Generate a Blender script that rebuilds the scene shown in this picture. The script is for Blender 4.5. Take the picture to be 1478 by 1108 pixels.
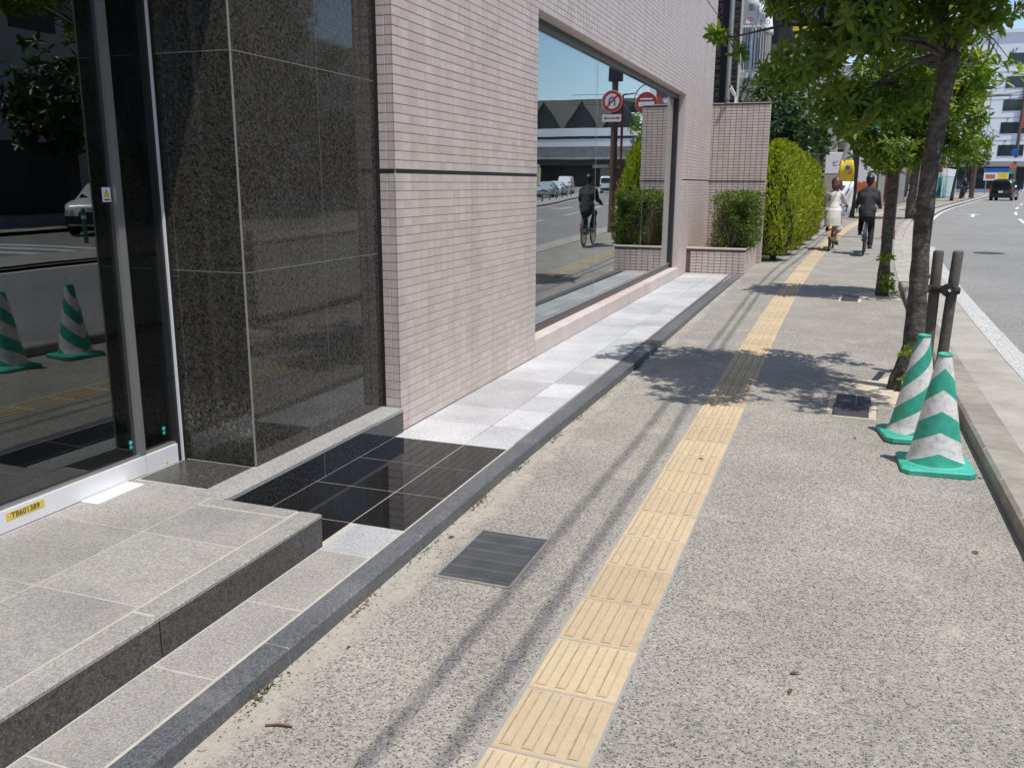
import bpy, bmesh, math, random
import numpy as np
from mathutils import Vector, Matrix
random.seed(7); rng = np.random.default_rng(7)
for _o in list(bpy.data.objects): bpy.data.objects.remove(_o)
sc = bpy.context.scene
COL = sc.collection
R = math.radians

# ------------------------------------------------------------------ camera
IW, IH, FPX = 1478.0, 1108.0, 1265.34
PITCH, YAW, ROLL = 0.225119, -0.350464, -0.00503
CAM = Vector((0.8512, -2.1472, 1.6386))
_f = Vector((math.sin(YAW)*math.cos(PITCH), math.cos(YAW)*math.cos(PITCH), -math.sin(PITCH)))
_r = Vector((math.cos(YAW), -math.sin(YAW), 0)); _d = _f.cross(_r)
RT = math.cos(ROLL)*_r + math.sin(ROLL)*_d; DN = -math.sin(ROLL)*_r + math.cos(ROLL)*_d
cd = bpy.data.cameras.new('camera'); cam = bpy.data.objects.new('camera', cd); COL.objects.link(cam)
m3 = Matrix((RT, -DN, -_f)).transposed()
cam.matrix_world = Matrix.Translation(CAM) @ m3.to_4x4()
cd.sensor_fit = 'HORIZONTAL'; cd.sensor_width = 36; cd.lens = FPX*36/IW
cd.clip_start = .05; cd.clip_end = 3000
sc.camera = cam
def ray(u, v): return RT*((u-IW/2)/FPX) + DN*((v-IH/2)/FPX) + _f
def at(u, v, Y):                       # point on the pixel's ray at street distance Y
    d = ray(u, v); return CAM + d*((Y-CAM.y)/d.y)
# ------------------------------------------------------------------ sky, sun, exposure
SUN = Vector((.356, -.2, 1)).normalized()
w = bpy.data.worlds.new('World'); sc.world = w; w.use_nodes = True
wn = w.node_tree; bg = wn.nodes['Background']
sky = wn.nodes.new('ShaderNodeTexSky'); sky.sky_type = 'NISHITA'; sky.sun_disc = False
sky.sun_elevation = math.asin(SUN.z); sky.sun_rotation = math.atan2(SUN.x, SUN.y)
sky.air_density = 1.0; sky.dust_density = .25; sky.ozone_density = 3.0
wn.links.new(sky.outputs[0], bg.inputs[0]); bg.inputs[1].default_value = .135
sl = bpy.data.lights.new('sun', 'SUN'); sl.energy = 3.8; sl.angle = R(.53); sl.color = (1, .955, .885)
so = bpy.data.objects.new('sun', sl); COL.objects.link(so); so.location = (20, -10, 60)
so.rotation_euler = SUN.to_track_quat('Z', 'Y').to_euler()
vs = sc.view_settings; vs.view_transform = 'Standard'; vs.look = 'None'; vs.gamma = 1; vs.exposure = .3
vs.use_curve_mapping = False
sc.cycles.max_bounces = 8; sc.cycles.transparent_max_bounces = 16; sc.cycles.use_denoising = True

# ------------------------------------------------------------------ the lie of the street
def sh(y):                              # the street bends to the right
    if y < 6: return 0.0
    if y < 64: return .00163*(y-6)**2
    return 5.483 + (y-64)*.19
def gz(y): return max(0.0, min(y, 170)-8)*.0065
def SP(u, y, z=0): return (u+sh(y), y, z+gz(y))
def syaw(y): return -math.atan((sh(y+.5)-sh(y-.5)))

# ------------------------------------------------------------------ object helpers
def tag(o, label=None, cat=None, group=None, kind=None):
    if label: o['label'] = label
    if cat: o['category'] = cat
    if group: o['group'] = group
    if kind: o['kind'] = kind
    return o
def empty(name, loc=(0,0,0), rz=0, label=None, cat=None, group=None, kind=None):
    o = bpy.data.objects.new(name, None); COL.objects.link(o); o.location = loc; o.rotation_euler = (0,0,rz)
    o.empty_display_size = .1
    return tag(o, label, cat, group, kind)
def link(name, me, mat=None, parent=None, loc=None, rot=None):
    o = bpy.data.objects.new(name, me); COL.objects.link(o)
    if mat is not None and not me.materials:
        for m in (mat if isinstance(mat, (list, tuple)) else [mat]): me.materials.append(m)
    if parent is not None: o.parent = parent
    if loc is not None: o.location = loc
    if rot is not None: o.rotation_euler = rot
    return o
def copy_tree(o, parent=None):
    c = o.copy(); COL.objects.link(c); c.parent = parent
    for ch in [k for k in o.children]: copy_tree(ch, c)
    return c
class MB:
    def __init__(s): s.v=[]; s.f=[]; s.m=[]
    def add(s, vs, fs, mi=0):
        b=len(s.v); s.v += [tuple(p) for p in vs]; s.f += [tuple(i+b for i in f) for f in fs]; s.m += [mi]*len(fs); return s
    def box(s, x0,x1,y0,y1,z0,z1, mi=0):
        return s.add([(x0,y0,z0),(x1,y0,z0),(x1,y1,z0),(x0,y1,z0),(x0,y0,z1),(x1,y0,z1),(x1,y1,z1),(x0,y1,z1)],
            [(0,3,2,1),(4,5,6,7),(0,1,5,4),(1,2,6,5),(2,3,7,6),(3,0,4,7)], mi)
    def cbox(s, x0,x1,y0,y1,z0,z1, c=.004, mi=0):         # box with chamfered top edges
        a=[(x0,y0,z0),(x1,y0,z0),(x1,y1,z0),(x0,y1,z0),(x0,y0,z1-c),(x1,y0,z1-c),(x1,y1,z1-c),(x0,y1,z1-c),
           (x0+c,y0+c,z1),(x1-c,y0+c,z1),(x1-c,y1-c,z1),(x0+c,y1-c,z1)]
        return s.add(a,[(0,3,2,1),(8,9,10,11),(0,1,5,4),(1,2,6,5),(2,3,7,6),(3,0,4,7),(4,5,9,8),(5,6,10,9),(6,7,11,10),(7,4,8,11)],mi)
    def quad(s, a,b,c,d, mi=0): return s.add([a,b,c,d],[(0,1,2,3)],mi)
    def prism(s, poly, axis, a0, a1, mi=0):               # polygon extruded along an axis
        n=len(poly)
        def P(p,a): return {'x':(a,p[0],p[1]),'y':(p[0],a,p[1]),'z':(p[0],p[1],a)}[axis]
        vs=[P(p,a0) for p in poly]+[P(p,a1) for p in poly]
        return s.add(vs,[tuple(range(n))[::-1],tuple(range(n,2*n))]+[(i,(i+1)%n,n+(i+1)%n,n+i) for i in range(n)],mi)
    def tube(s, pts, rad, n=8, mi=0, cap=True, jit=0):
        pts=[Vector(p) for p in pts]; k=len(pts)
        if not hasattr(rad,'__len__'): rad=[rad]*k
        vs=[]; up=Vector((0,0,1)); prev=None
        for i,p in enumerate(pts):
            t=(pts[min(i+1,k-1)]-pts[max(i-1,0)]).normalized()
            if prev is None:
                a = up if abs(t.z)<.95 else Vector((1,0,0)); u=(a-t*a.dot(t)).normalized()
            else: u=(prev-t*prev.dot(t)).normalized()
            prev=u; vv=t.cross(u)
            for j in range(n):
                an=2*math.pi*j/n; r=rad[i]*(1+jit*random.uniform(-1,1))
                vs.append(p+(u*math.cos(an)+vv*math.sin(an))*r)
        fs=[(i*n+j,i*n+(j+1)%n,(i+1)*n+(j+1)%n,(i+1)*n+j) for i in range(k-1) for j in range(n)]
        if cap: fs += [tuple(range(n))[::-1], tuple(range((k-1)*n,k*n))]
        return s.add(vs,fs,mi)
    def lathe(s, prof, c=(0,0,0), n=16, mi=0, axis='z'):
        vs=[]
        for r,h in prof:
            for j in range(n):
                a=2*math.pi*j/n; p=(r*math.cos(a),r*math.sin(a),h)
                if axis=='x': p=(h,r*math.cos(a),r*math.sin(a))
                if axis=='y': p=(r*math.sin(a),h,r*math.cos(a))
                vs.append((p[0]+c[0],p[1]+c[1],p[2]+c[2]))
        k=len(prof)
        fs=[(i*n+j,i*n+(j+1)%n,(i+1)*n+(j+1)%n,(i+1)*n+j) for i in range(k-1) for j in range(n)]
        fs += [tuple(range(n))[::-1], tuple(range((k-1)*n,k*n))]
        return s.add(vs,fs,mi)
    def ball(s, c, r, n=10, k=7, mi=0, sc3=(1,1,1)):
        prof=[(max(.001,math.sin(math.pi*i/k))*r, -math.cos(math.pi*i/k)*r) for i in range(k+1)]
        b=len(s.v); s.lathe(prof,(0,0,0),n,mi)
        for i in range(b,len(s.v)):
            p=s.v[i]; s.v[i]=(p[0]*sc3[0]+c[0],p[1]*sc3[1]+c[1],p[2]*sc3[2]+c[2])
        return s
    def mesh(s, name, smooth=False):
        me=bpy.data.meshes.new(name); me.from_pydata(s.v,[],s.f)
        if any(s.m): me.polygons.foreach_set('material_index', s.m)
        bm=bmesh.new(); bm.from_mesh(me); bmesh.ops.recalc_face_normals(bm, faces=bm.faces); bm.to_mesh(me); bm.free()
        if smooth: me.polygons.foreach_set('use_smooth',[True]*len(me.polygons))
        me.update(); return me
    def build(s, name, mat, parent=None, smooth=False, loc=None, rot=None):
        return link(name, s.mesh(name, smooth), mat, parent, loc, rot)
def strip(name, u0, u1, ys, z, mat, parent=None, nu=1):   # a sheet that follows the street
    mb=MB(); vs=[]; 
    for y in ys:
        for k in range(nu+1): vs.append(SP(u0+(u1-u0)*k/nu, y, z))
    fs=[(i*(nu+1)+k,i*(nu+1)+k+1,(i+1)*(nu+1)+k+1,(i+1)*(nu+1)+k) for i in range(len(ys)-1) for k in range(nu)]
    me=bpy.data.meshes.new(name); me.from_pydata(vs,[],fs); me.update()
    return link(name, me, mat, parent)
def frange(a,b,st):
    n=max(1,int(round((b-a)/st))); return [a+(b-a)*i/n for i in range(n+1)]
def text_mesh(txt, size, align='CENTER'):
    cu=bpy.data.curves.new('t','FONT'); cu.body=txt; cu.size=size; cu.align_x=align; cu.align_y='CENTER'; cu.extrude=.0006; cu.resolution_u=3
    o=bpy.data.objects.new('t',cu); COL.objects.link(o)
    dg=bpy.context.evaluated_depsgraph_get(); dg.update()
    me=bpy.data.meshes.new_from_object(o.evaluated_get(dg)); bpy.data.objects.remove(o)
    me.materials.clear()
    return me

# ------------------------------------------------------------------ materials
class NT:
    def __init__(s, name):
        s.mat=bpy.data.materials.new(name); s.mat.use_nodes=True; s.t=s.mat.node_tree; s.b=s.t.nodes['Principled BSDF']; s.o=s.t.nodes['Material Output']
    def n(s, typ, ins=None, **kw):
        nd=s.t.nodes.new('ShaderNode'+typ)
        for k,v in kw.items(): setattr(nd,k,v)
        for k,v in (ins or {}).items():
            if hasattr(v,'is_output'): s.t.links.new(v, nd.inputs[k])
            else: nd.inputs[k].default_value=v
        return nd
    def ln(s,a,b): s.t.links.new(a,b)
    def pos(s): return s.n('NewGeometry').outputs['Position']
    def noise(s, scale, detail=3, vec=None, rough=.55):
        return s.n('TexNoise',{'Vector':vec or s.pos(),'Scale':scale,'Detail':detail,'Roughness':rough}).outputs[0]
    def ramp(s, fac, stops, interp='LINEAR'):
        r=s.n('ValToRGB',{'Fac':fac}); r.color_ramp.interpolation=interp; e=r.color_ramp.elements
        while len(e)<len(stops): e.new(.5)
        for i,(p,c) in enumerate(stops):
            e[i].position=p; e[i].color=(c if hasattr(c,'__len__') else (c,c,c))[:3]+(1,) if hasattr(c,'__len__') else (c,c,c,1)
        return r.outputs[0]
    def mix(s, fac, a, b, mode='MIX'):
        m=s.n('Mix',data_type='RGBA',blend_type=mode)
        for k,v in ((0,fac),(6,a),(7,b)):
            if hasattr(v,'is_output'): s.ln(v,m.inputs[k])
            else: m.inputs[k].default_value = v if k==0 else (tuple(v)+(1,) if len(v)==3 else v)
        return m.outputs[2]
    def math(s, op, a, b=0.0):
        m=s.n('Math',operation=op)
        for k,v in ((0,a),(1,b)):
            if hasattr(v,'is_output'): s.ln(v,m.inputs[k])
            else: m.inputs[k].default_value=v
        return m.outputs[0]
    def objrand(s): return s.n('ObjectInfo').outputs['Random']
    def base(s,c):
        if hasattr(c,'is_output'): s.ln(c,s.b.inputs['Base Color'])
        else: s.b.inputs['Base Color'].default_value=tuple(c)+(1,)
    def bump(s,h,strength=.3,dist=.01):
        b=s.n('Bump',{'Height':h,'Strength':strength,'Distance':dist}); s.ln(b.outputs[0],s.b.inputs['Normal'])
    def fin(s, rough=.6, metal=0, spec=.5):
        if hasattr(rough,'is_output'): s.ln(rough,s.b.inputs['Roughness'])
        else: s.b.inputs['Roughness'].default_value=rough
        s.b.inputs['Metallic'].default_value=metal; s.b.inputs['Specular IOR Level'].default_value=spec
        return s.mat
def plain(name, c, rough=.5, metal=0, var=.08, scale=6, bump=0, spec=.5):
    t=NT(name); n=t.noise(scale,4)
    t.base(t.mix(1.0, c, t.ramp(n,[(.25,1-var),(.75,1+var)]), 'MULTIPLY'))
    if bump: t.bump(t.noise(scale*12,3),bump,.004)
    return t.fin(rough,metal,spec)
def granite(name, stops, scale=240, rough=.5, big=.08, bump=0, spec=.5, orand=.1, warm=None, dirt=None):
    t=NT(name); P=t.pos()
    v=t.n('TexVoronoi',{'Vector':P,'Scale':scale}); sep=t.n('SeparateColor',{'Color':v.outputs['Color']})
    g=t.ramp(sep.outputs[0],stops)
    n2=t.noise(scale*.28,3); g=t.mix(.35,g,t.ramp(n2,[(.35,stops[0][1]),(.65,stops[-1][1])]))
    g=t.mix(1.0,g,t.ramp(t.noise(3.1,5),[(.25,1-big),(.75,1+big)]),'MULTIPLY')
    if orand: g=t.mix(1.0,g,t.ramp(t.objrand(),[(0,1-orand),(1,1+orand)]),'MULTIPLY')
    if dirt: g=t.mix(t.ramp(t.noise(5.5,6),[(.55,0.0),(.8,dirt[0])]),g,dirt[1])
    t.base(g)
    if bump: t.bump(sep.outputs[1],bump,.002)
    return t.fin(rough,0,spec)
MT={}
def build_materials():
    # exposed-aggregate sidewalk: pebbles in a pale matrix, a cement margin beside the building's kerb
    t=NT('washed_aggregate'); P=t.pos()
    v=t.n('TexVoronoi',{'Vector':P,'Scale':128.0}); s=t.n('SeparateColor',{'Color':v.outputs['Color']})
    st=t.ramp(s.outputs[0],[(0,(.07,.066,.064)),(.18,(.15,.14,.13)),(.42,(.28,.258,.228)),(.7,(.355,.33,.29)),(1,(.54,.505,.45))])
    gap=t.ramp(v.outputs['Distance'],[(.42,0.0),(.62,1.0)])
    c=t.mix(t.math('MULTIPLY',gap,.75),st,(.40,.37,.32))
    c=t.mix(1.0,c,t.ramp(t.noise(1.3,6),[(.3,.74),(.7,.96)]),'MULTIPLY')
    c=t.mix(1.0,c,t.ramp(t.noise(.42,3),[(.35,.9),(.65,1.05)]),'MULTIPLY')
    sp=t.n('TexVoronoi',{'Vector':P,'Scale':3.4}); c=t.mix(t.math('MULTIPLY',t.ramp(sp.outputs['Distance'],[(.045,1.0),(.06,0.0)]),t.ramp(t.n('SeparateColor',{'Color':sp.outputs['Color']}).outputs[0],[(.6,0.0),(.61,.55)])),c,(.1,.095,.09))
    c=t.mix(t.ramp(t.noise(2.6,5),[(.58,0.0),(.75,.35)]),c,(.52,.46,.37))
    c=t.mix(t.ramp(t.noise(.9,7,rough=.7),[(.6,0.0),(.72,.3)]),c,(.2,.185,.165))
    wob=t.math('MULTIPLY',t.math('SUBTRACT',t.noise(2.6,9,rough=.72),.5),.5)
    xx=t.n('SeparateXYZ',{'Vector':P}).outputs[0]; yy=t.n('SeparateXYZ',{'Vector':P}).outputs[1]
    edge=t.ramp(t.math('ADD',t.math('MULTIPLY',t.math('ADD',xx,wob),1.0),1.0),[(.27,1.0),(.34,0.0)])
    near=t.ramp(t.math('DIVIDE',yy,20.0),[(.68,1.0),(.7,0.0)])
    cem=t.mix(t.ramp(t.noise(34,7,rough=.75),[(.35,0.0),(.7,.9)]),(.43,.4,.345),(.26,.235,.195)); cem=t.mix(t.ramp(t.noise(6,5),[(.5,0.0),(.65,.5)]),cem,(.33,.3,.25))
    c=t.mix(t.math('MULTIPLY',edge,near),c,cem)
    t.base(c); t.bump(t.math('MULTIPLY',v.outputs['Distance'],-1.0),.5,.004); MT['walk']=t.fin(.85)
    t=NT('road_asphalt'); P=t.pos()
    v=t.n('TexVoronoi',{'Vector':P,'Scale':75.0}); s=t.n('SeparateColor',{'Color':v.outputs['Color']})
    c=t.ramp(s.outputs[0],[(0,(.155,.15,.14)),(.5,(.235,.23,.215)),(1,(.35,.34,.32))]); c=t.mix(1.0,c,t.ramp(t.noise(.35,6),[(.3,.86),(.7,1.1)]),'MULTIPLY')
    t.base(c); t.bump(s.outputs[1],.3,.004); MT['road']=t.fin(.8)
    t=NT('concrete'); c=t.ramp(t.noise(2.3,8,rough=.65),[(.25,(.28,.255,.22)),(.55,(.4,.37,.325)),(.8,(.48,.45,.405))])
    c=t.mix(t.ramp(t.noise(60,3),[(.55,0.0),(.7,.3)]),c,(.25,.23,.2)); c=t.mix(1.0,c,t.ramp(t.objrand(),[(0,.88),(1,1.08)]),'MULTIPLY')
    t.base(c); t.bump(t.noise(90,4),.3,.004); MT['conc']=t.fin(.85)
    t=NT('kerb_concrete'); c=t.ramp(t.noise(4,8,rough=.7),[(.25,(.17,.155,.13)),(.55,(.3,.275,.235)),(.8,(.39,.36,.315))]); c=t.mix(1.0,c,t.ramp(t.objrand(),[(0,.85),(1,1.1)]),'MULTIPLY')
    t.base(c); t.bump(t.noise(120,4),.4,.004); MT['kerbc']=t.fin(.85)
    t=NT('tactile_yellow'); c=t.ramp(t.noise(16,8,rough=.75),[(.2,(.45,.345,.205)),(.5,(.505,.395,.25)),(.85,(.545,.455,.315))])
    c=t.mix(t.ramp(t.noise(55,4),[(.52,0.0),(.72,.6)]),c,(.5,.45,.37)); c=t.mix(t.ramp(t.noise(4.3,8,rough=.75),[(.52,0.0),(.7,.5)]),c,(.3,.25,.18)); c=t.mix(1.0,c,t.ramp(t.objrand(),[(0,.86),(1,1.1)]),'MULTIPLY')
    t.base(c); t.bump(t.noise(140,3),.3,.003); MT['tact']=t.fin(.75)
    t=NT('worn_white_paint'); n=t.noise(38,5,rough=.7); c=t.mix(t.ramp(n,[(.44,0.0),(.58,.85)]),(.62,.61,.58),(.22,.22,.21)); t.base(c); MT['paint']=t.fin(.7)
    MT['tshade']=plain('rib_shade',(.40,.315,.2),.9,0,.3,30)  # darker tone for the painted shading lines beside the tactile ribs
    MT['paint2']=plain('white_lane_paint',(.62,.61,.58),.7,0,.12,9)
    MT['gwhite']=granite('white_granite',[(0,(.24,.24,.25)),(.2,(.41,.41,.42)),(1,(.6,.6,.6))],260,.55,.16,.15,orand=.17,dirt=(.35,(.5,.5,.5)))
    MT['ggrey']=granite('flamed_grey_granite',[(0,(.17,.158,.146)),(.35,(.275,.258,.24)),(.8,(.365,.345,.32)),(1,(.47,.445,.415))],300,.62,.13,.2,dirt=(.45,(.40,.365,.32)))
    MT['gdark']=granite('polished_dark_granite',[(0,(.007,.007,.0068)),(.45,(.020,.0193,.0175)),(.8,(.05,.0475,.042)),(1,(.12,.113,.10))],210,.045,.1,0,orand=.06)
    t=[x for x in bpy.data.materials if x.name=='polished_dark_granite'][0]; q=NT.__new__(NT); q.mat=t; q.t=t.node_tree; q.b=t.node_tree.nodes['Principled BSDF']; q.o=t.node_tree.nodes['Material Output']
    src=q.b.inputs['Base Color'].links[0].from_socket; xyz=q.n('SeparateXYZ',{'Vector':q.pos()})
    ms=q.math('MULTIPLY',q.ramp(xyz.outputs[2],[(.3,0.0),(.42,1.0),(.52,.6),(.64,0.0)]),q.math('MULTIPLY',q.math('LESS_THAN',xyz.outputs[1],1.402),q.ramp(q.noise(45,8,rough=.8),[(.5,0.0),(.62,.8)])))
    q.base(q.mix(ms,src,(.32,.3,.26)))
    MT['griser']=granite('dark_granite_riser',[(0,(.016,.016,.016)),(.45,(.042,.041,.039)),(.8,(.08,.078,.072)),(1,(.15,.145,.135))],230,.28,.12)
    MT['gblack']=granite('polished_black_granite',[(0,(.006,.006,.007)),(1,(.02,.02,.021))],240,.035,.1,orand=.05)
    MT['gkerb']=granite('black_kerb_granite',[(0,(.05,.052,.058)),(.5,(.095,.098,.105)),(1,(.2,.205,.215))],300,.5,.15,.2,dirt=(.35,(.3,.28,.25)))
    MT['gplinth']=granite('plinth_granite',[(0,(.2,.195,.19)),(.5,(.36,.35,.335)),(1,(.5,.485,.465))],260,.5,.1,.1)
    MT['gface']=granite('polished_plinth_face',[(0,(.006,.006,.007)),(.6,(.018,.018,.019)),(1,(.07,.07,.072))],230,.06,.1)
    MT['joint']=plain('pale_mortar',(.45,.42,.365),.9,0,.12,20)
    MT['jointm']=plain('mid_mortar',(.3,.29,.27),.9,0,.12,20)
    MT['jointd']=plain('grey_mortar',(.2,.19,.18),.9,0,.12,20)
    # facade tile: colour differs slightly from tile to tile
    t=NT('pink_facade_tile'); r=t.objrand(); at_=t.n('Attribute',attribute_name='rnd').outputs['Fac']
    k=t.math('FRACT',t.math('ADD',r,at_))
    c=t.ramp(k,[(0,(.565,.47,.43)),(.5,(.605,.515,.475)),(1,(.63,.55,.515))]); c=t.mix(1.0,c,t.ramp(t.noise(26,3),[(.3,.95),(.7,1.04)]),'MULTIPLY'); c=t.mix(1.0,c,t.ramp(t.noise(1.0,6,t.n('Mapping',{'Vector':t.pos(),'Scale':(5,5,.45)}).outputs[0],.65),[(.35,.9),(.6,1.03)]),'MULTIPLY')
    t.base(c); t.bump(t.noise(60,3),.12,.003); MT['tile']=t.fin(.42)
    MT['tileb']=plain('brownish_facade_tile',(.42,.335,.31),.45,0,.1,14)
    MT['grout']=plain('facade_grout',(.55,.485,.45),.9,0,.1,30)
    MT['groutd']=plain('dark_grout',(.13,.095,.085),.9,0,.1,30)
    MT['alu']=plain('brushed_aluminium',(.5,.5,.49),.32,.75,.05,9)
    MT['alud']=plain('dark_anodised_frame',(.035,.035,.037),.35,.3,.1,9)
    MT['wpaint']=plain('white_painted_sill',(.76,.77,.8),.28,0,.05,5)
    MT['white']=plain('white_plastic',(.8,.8,.8),.4,0,.04,5)
    MT['black']=plain('black_matte',(.018,.018,.019),.55,0,.1,8)
    MT['rubber']=plain('black_rubber',(.02,.02,.02),.75,0,.1,15)
    MT['cream']=plain('cream_sun_strip',(.68,.64,.5),.6,0,.1,12)  # pale colour standing in for sunlight on the floor inside the door
    MT['green']=plain('cone_green',(.04,.34,.24),.5,0,.26,16,.15)
    MT['greenb']=plain('cone_base_green',(.05,.4,.29),.55,0,.22,14)
    t=NT('scuffed_white_sheet'); n=t.noise(22,7,rough=.8); c=t.mix(t.ramp(n,[(.46,0.0),(.66,.8)]),(.72,.71,.69),(.4,.38,.34)); t.base(c); MT['sheet']=t.fin(.5)
    MT['yellow']=plain('yellow_tape',(.75,.55,.1),.5,0,.06,20)
    MT['teal']=plain('teal_sticker',(.03,.5,.42),.5)
    MT['ink']=plain('dark_ink',(.04,.035,.03),.7)
    MT['iron']=plain('cast_iron',(.1,.105,.11),.42,.55,.2,25,.2)
    MT['grate']=plain('galvanised_grate',(.115,.12,.125),.45,.3,.3,9,.1)
    MT['ironl']=plain('worn_steel',(.4,.38,.34),.45,.5,.2,25)
    MT['cover']=plain('black_resin_cover',(.045,.047,.055),.6,0,.2,18,.2)
    MT['soil']=plain('dry_soil',(.2,.155,.11),.95,0,.35,14,.5)
    MT['sand']=plain('cement_patch',(.5,.43,.33),.9,0,.25,10,.3)
    t=NT('bark'); P=t.pos(); mp=t.n('Mapping',{'Vector':P,'Scale':(15,15,24)})
    n=t.noise(1.0,6,mp.outputs[0],.65); c=t.ramp(n,[(.3,(.03,.026,.022)),(.5,(.085,.074,.062)),(.7,(.165,.15,.128))]); c=t.mix(t.ramp(t.noise(7,4),[(.6,0.0),(.75,.4)]),c,(.24,.23,.2))
    t.base(c); t.bump(n,1.0,.03); MT['bark']=t.fin(.9)
    MT['wood']=plain('weathered_wood',(.1,.09,.077),.85,0,.35,22,.4)
    MT['brown']=plain('brown_steel_pole',(.135,.075,.06),.45,0,.15,4)
    MT['red']=plain('red_paint',(.55,.04,.03),.4,0,.08,6)
    MT['redd']=plain('faded_red_paint',(.4,.045,.035),.5,0,.12,6)
    MT['blue']=plain('sign_blue',(.02,.1,.4),.4)
    MT['grey']=plain('grey_metal',(.3,.3,.3),.5,.2,.1,8)
    MT['pipe']=plain('grey_drain_pipe',(.27,.3,.3),.4,0,.1,6)
    def leafm(name, cols, trans=.35, rough=.38):
        t=NT(name); a=t.n('Attribute',attribute_name='rnd').outputs['Fac']; c=t.ramp(a,cols); t.base(c); t.fin(rough,0,.5)
        tr=t.n('BsdfTranslucent'); lc=t.mix(1.0,c,(1.5,1.7,.6),'MULTIPLY'); t.ln(lc,tr.inputs[0])
        mx=t.n('MixShader',{0:trans,1:t.b.outputs[0],2:tr.outputs[0]}); t.ln(mx.outputs[0],t.o.inputs[0]); return t.mat
    MT['leaf']=leafm('broad_leaf',[(0,(.05,.1,.018)),(.45,(.105,.17,.028)),(.8,(.19,.25,.04)),(.955,(.25,.29,.05)),(1,(.4,.3,.04))],.5)
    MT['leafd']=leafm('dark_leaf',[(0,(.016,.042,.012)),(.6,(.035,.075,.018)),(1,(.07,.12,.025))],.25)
    MT['leafy']=leafm('yellow_green_leaf',[(0,(.06,.1,.015)),(.6,(.13,.18,.03)),(1,(.25,.25,.05))],.4)
    MT['weed']=leafm('dry_weed',[(0,(.1,.085,.05)),(.6,(.16,.15,.06)),(1,(.2,.22,.07))],.2,.7)
    MT['grit']=leafm('brown_grit',[(0,(.06,.045,.035)),(.6,(.2,.16,.12)),(1,(.4,.35,.28))],.0,.9)
    MT['conif']=leafm('conifer_spray',[(0,(.15,.19,.016)),(.5,(.29,.33,.025)),(1,(.42,.45,.045))],.35,.6)
    MT['box']=leafm('clipped_leaf',[(0,(.045,.075,.016)),(.5,(.105,.16,.028)),(.9,(.19,.24,.045)),(1,(.26,.2,.12))],.3,.45)
    MT['twig']=plain('dry_twigs',(.22,.17,.13),.9,0,.3,20)
    MT['dry']=plain('dry_leaf',(.12,.06,.035),.8,0,.3,30)
    # glass: a thin pane, clear with a mirror film
    def glass(name, tint, r0, rmax):
        t=NT(name); fr=t.n('Fresnel',{'IOR':1.52}).outputs[0]
        fac=t.math('MINIMUM',t.math('ADD',t.math('MULTIPLY',fr,1.7),r0),rmax)
        tp=t.n('BsdfTransparent',{0:tint+(1,)}); gl=t.n('BsdfGlossy',{0:(.93,.96,.97,1),'Roughness':.002}); bn=t.n('Bump',{'Height':t.noise(1.1,2),'Strength':.008,'Distance':.05}); t.ln(bn.outputs[0],gl.inputs['Normal'])
        mx=t.n('MixShader',{0:fac,1:tp.outputs[0],2:gl.outputs[0]}); t.ln(mx.outputs[0],t.o.inputs[0]); return t.mat
    MT['glass']=glass('shop_window_glass',(.82,.9,.85),.1,.9)
    MT['glassd']=glass('tinted_door_glass',(.3,.36,.36),.05,.9)
    t=NT('vehicle_glass'); t.base((.012,.016,.018)); MT['cglass']=t.fin(.04)
    t=NT('building_glass'); t.base((.03,.04,.045)); MT['bglass']=t.fin(.06)
    def paint(name,c,rough=.25):
        t=NT(name); t.base(c); t.b.inputs['Coat Weight'].default_value=.6; t.b.inputs['Coat Roughness'].default_value=.05; return t.fin(rough)
    MT['pblack']=paint('black_car_paint',(.01,.01,.012)); MT['pwhite']=paint('white_car_paint',(.75,.76,.77)); MT['psilver']=paint('silver_car_paint',(.42,.45,.48)); MT['pred']=paint('dark_red_car_paint',(.2,.02,.02))
    MT['rlamp']=paint('red_lamp_lens',(.45,.02,.02),.15); MT['wlamp']=paint('clear_lamp_lens',(.7,.72,.74),.1)
    MT['plaster']=plain('grey_plaster',(.42,.41,.4),.85,0,.12,1.2); MT['panel']=plain('beige_panel',(.46,.42,.385),.8,0,.1,.9)
    MT['wbuild']=plain('white_wall_panel',(.72,.74,.78),.7,0,.06,.12); MT['bconc']=plain('raw_concrete',(.36,.345,.33),.85,0,.25,.8)
    MT['brick']=plain('dark_ledge_stone',(.055,.047,.045),.8,0,.35,12,.3); MT['slate']=plain('roof_slate',(.2,.19,.165),.8,0,.1,.5)
    MT['orange']=plain('orange_fascia',(.55,.15,.05),.6); MT['turq']=plain('turquoise_paint',(.1,.42,.42),.5); MT['shopd']=plain('dark_shopfront',(.03,.03,.032),.3)
    MT['sgreen']=plain('sign_green',(.05,.32,.2),.5); MT['syellow']=plain('sign_yellow',(.75,.55,.03),.5); MT['pole_g']=plain('green_bollard_paint',(.05,.2,.09),.45)
    MT['skin']=plain('skin',(.5,.31,.22),.5,0,.05,20); MT['hairb']=plain('black_hair',(.012,.01,.01),.45,0,.3,60); MT['hairr']=plain('brown_hair',(.13,.055,.035),.45,0,.3,60)
    MT['jacket']=plain('black_jacket_cloth',(.02,.021,.024),.8,0,.2,15); MT['trouser']=plain('black_trouser_cloth',(.012,.012,.014),.85,0,.2,15)
    MT['dress']=plain('cream_dress_cloth',(.6,.57,.5),.85,0,.08,9); MT['shoe']=plain('shoe_leather',(.03,.028,.027),.5); MT['shirt']=plain('white_shirt_cloth',(.72,.73,.76),.8)
    MT['bblue']=paint('bright_blue_frame',(.05,.36,.62)); MT['bgold']=paint('gold_frame',(.5,.33,.12)); MT['chrome']=plain('chrome',(.6,.6,.6),.15,1,.03,9)
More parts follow.
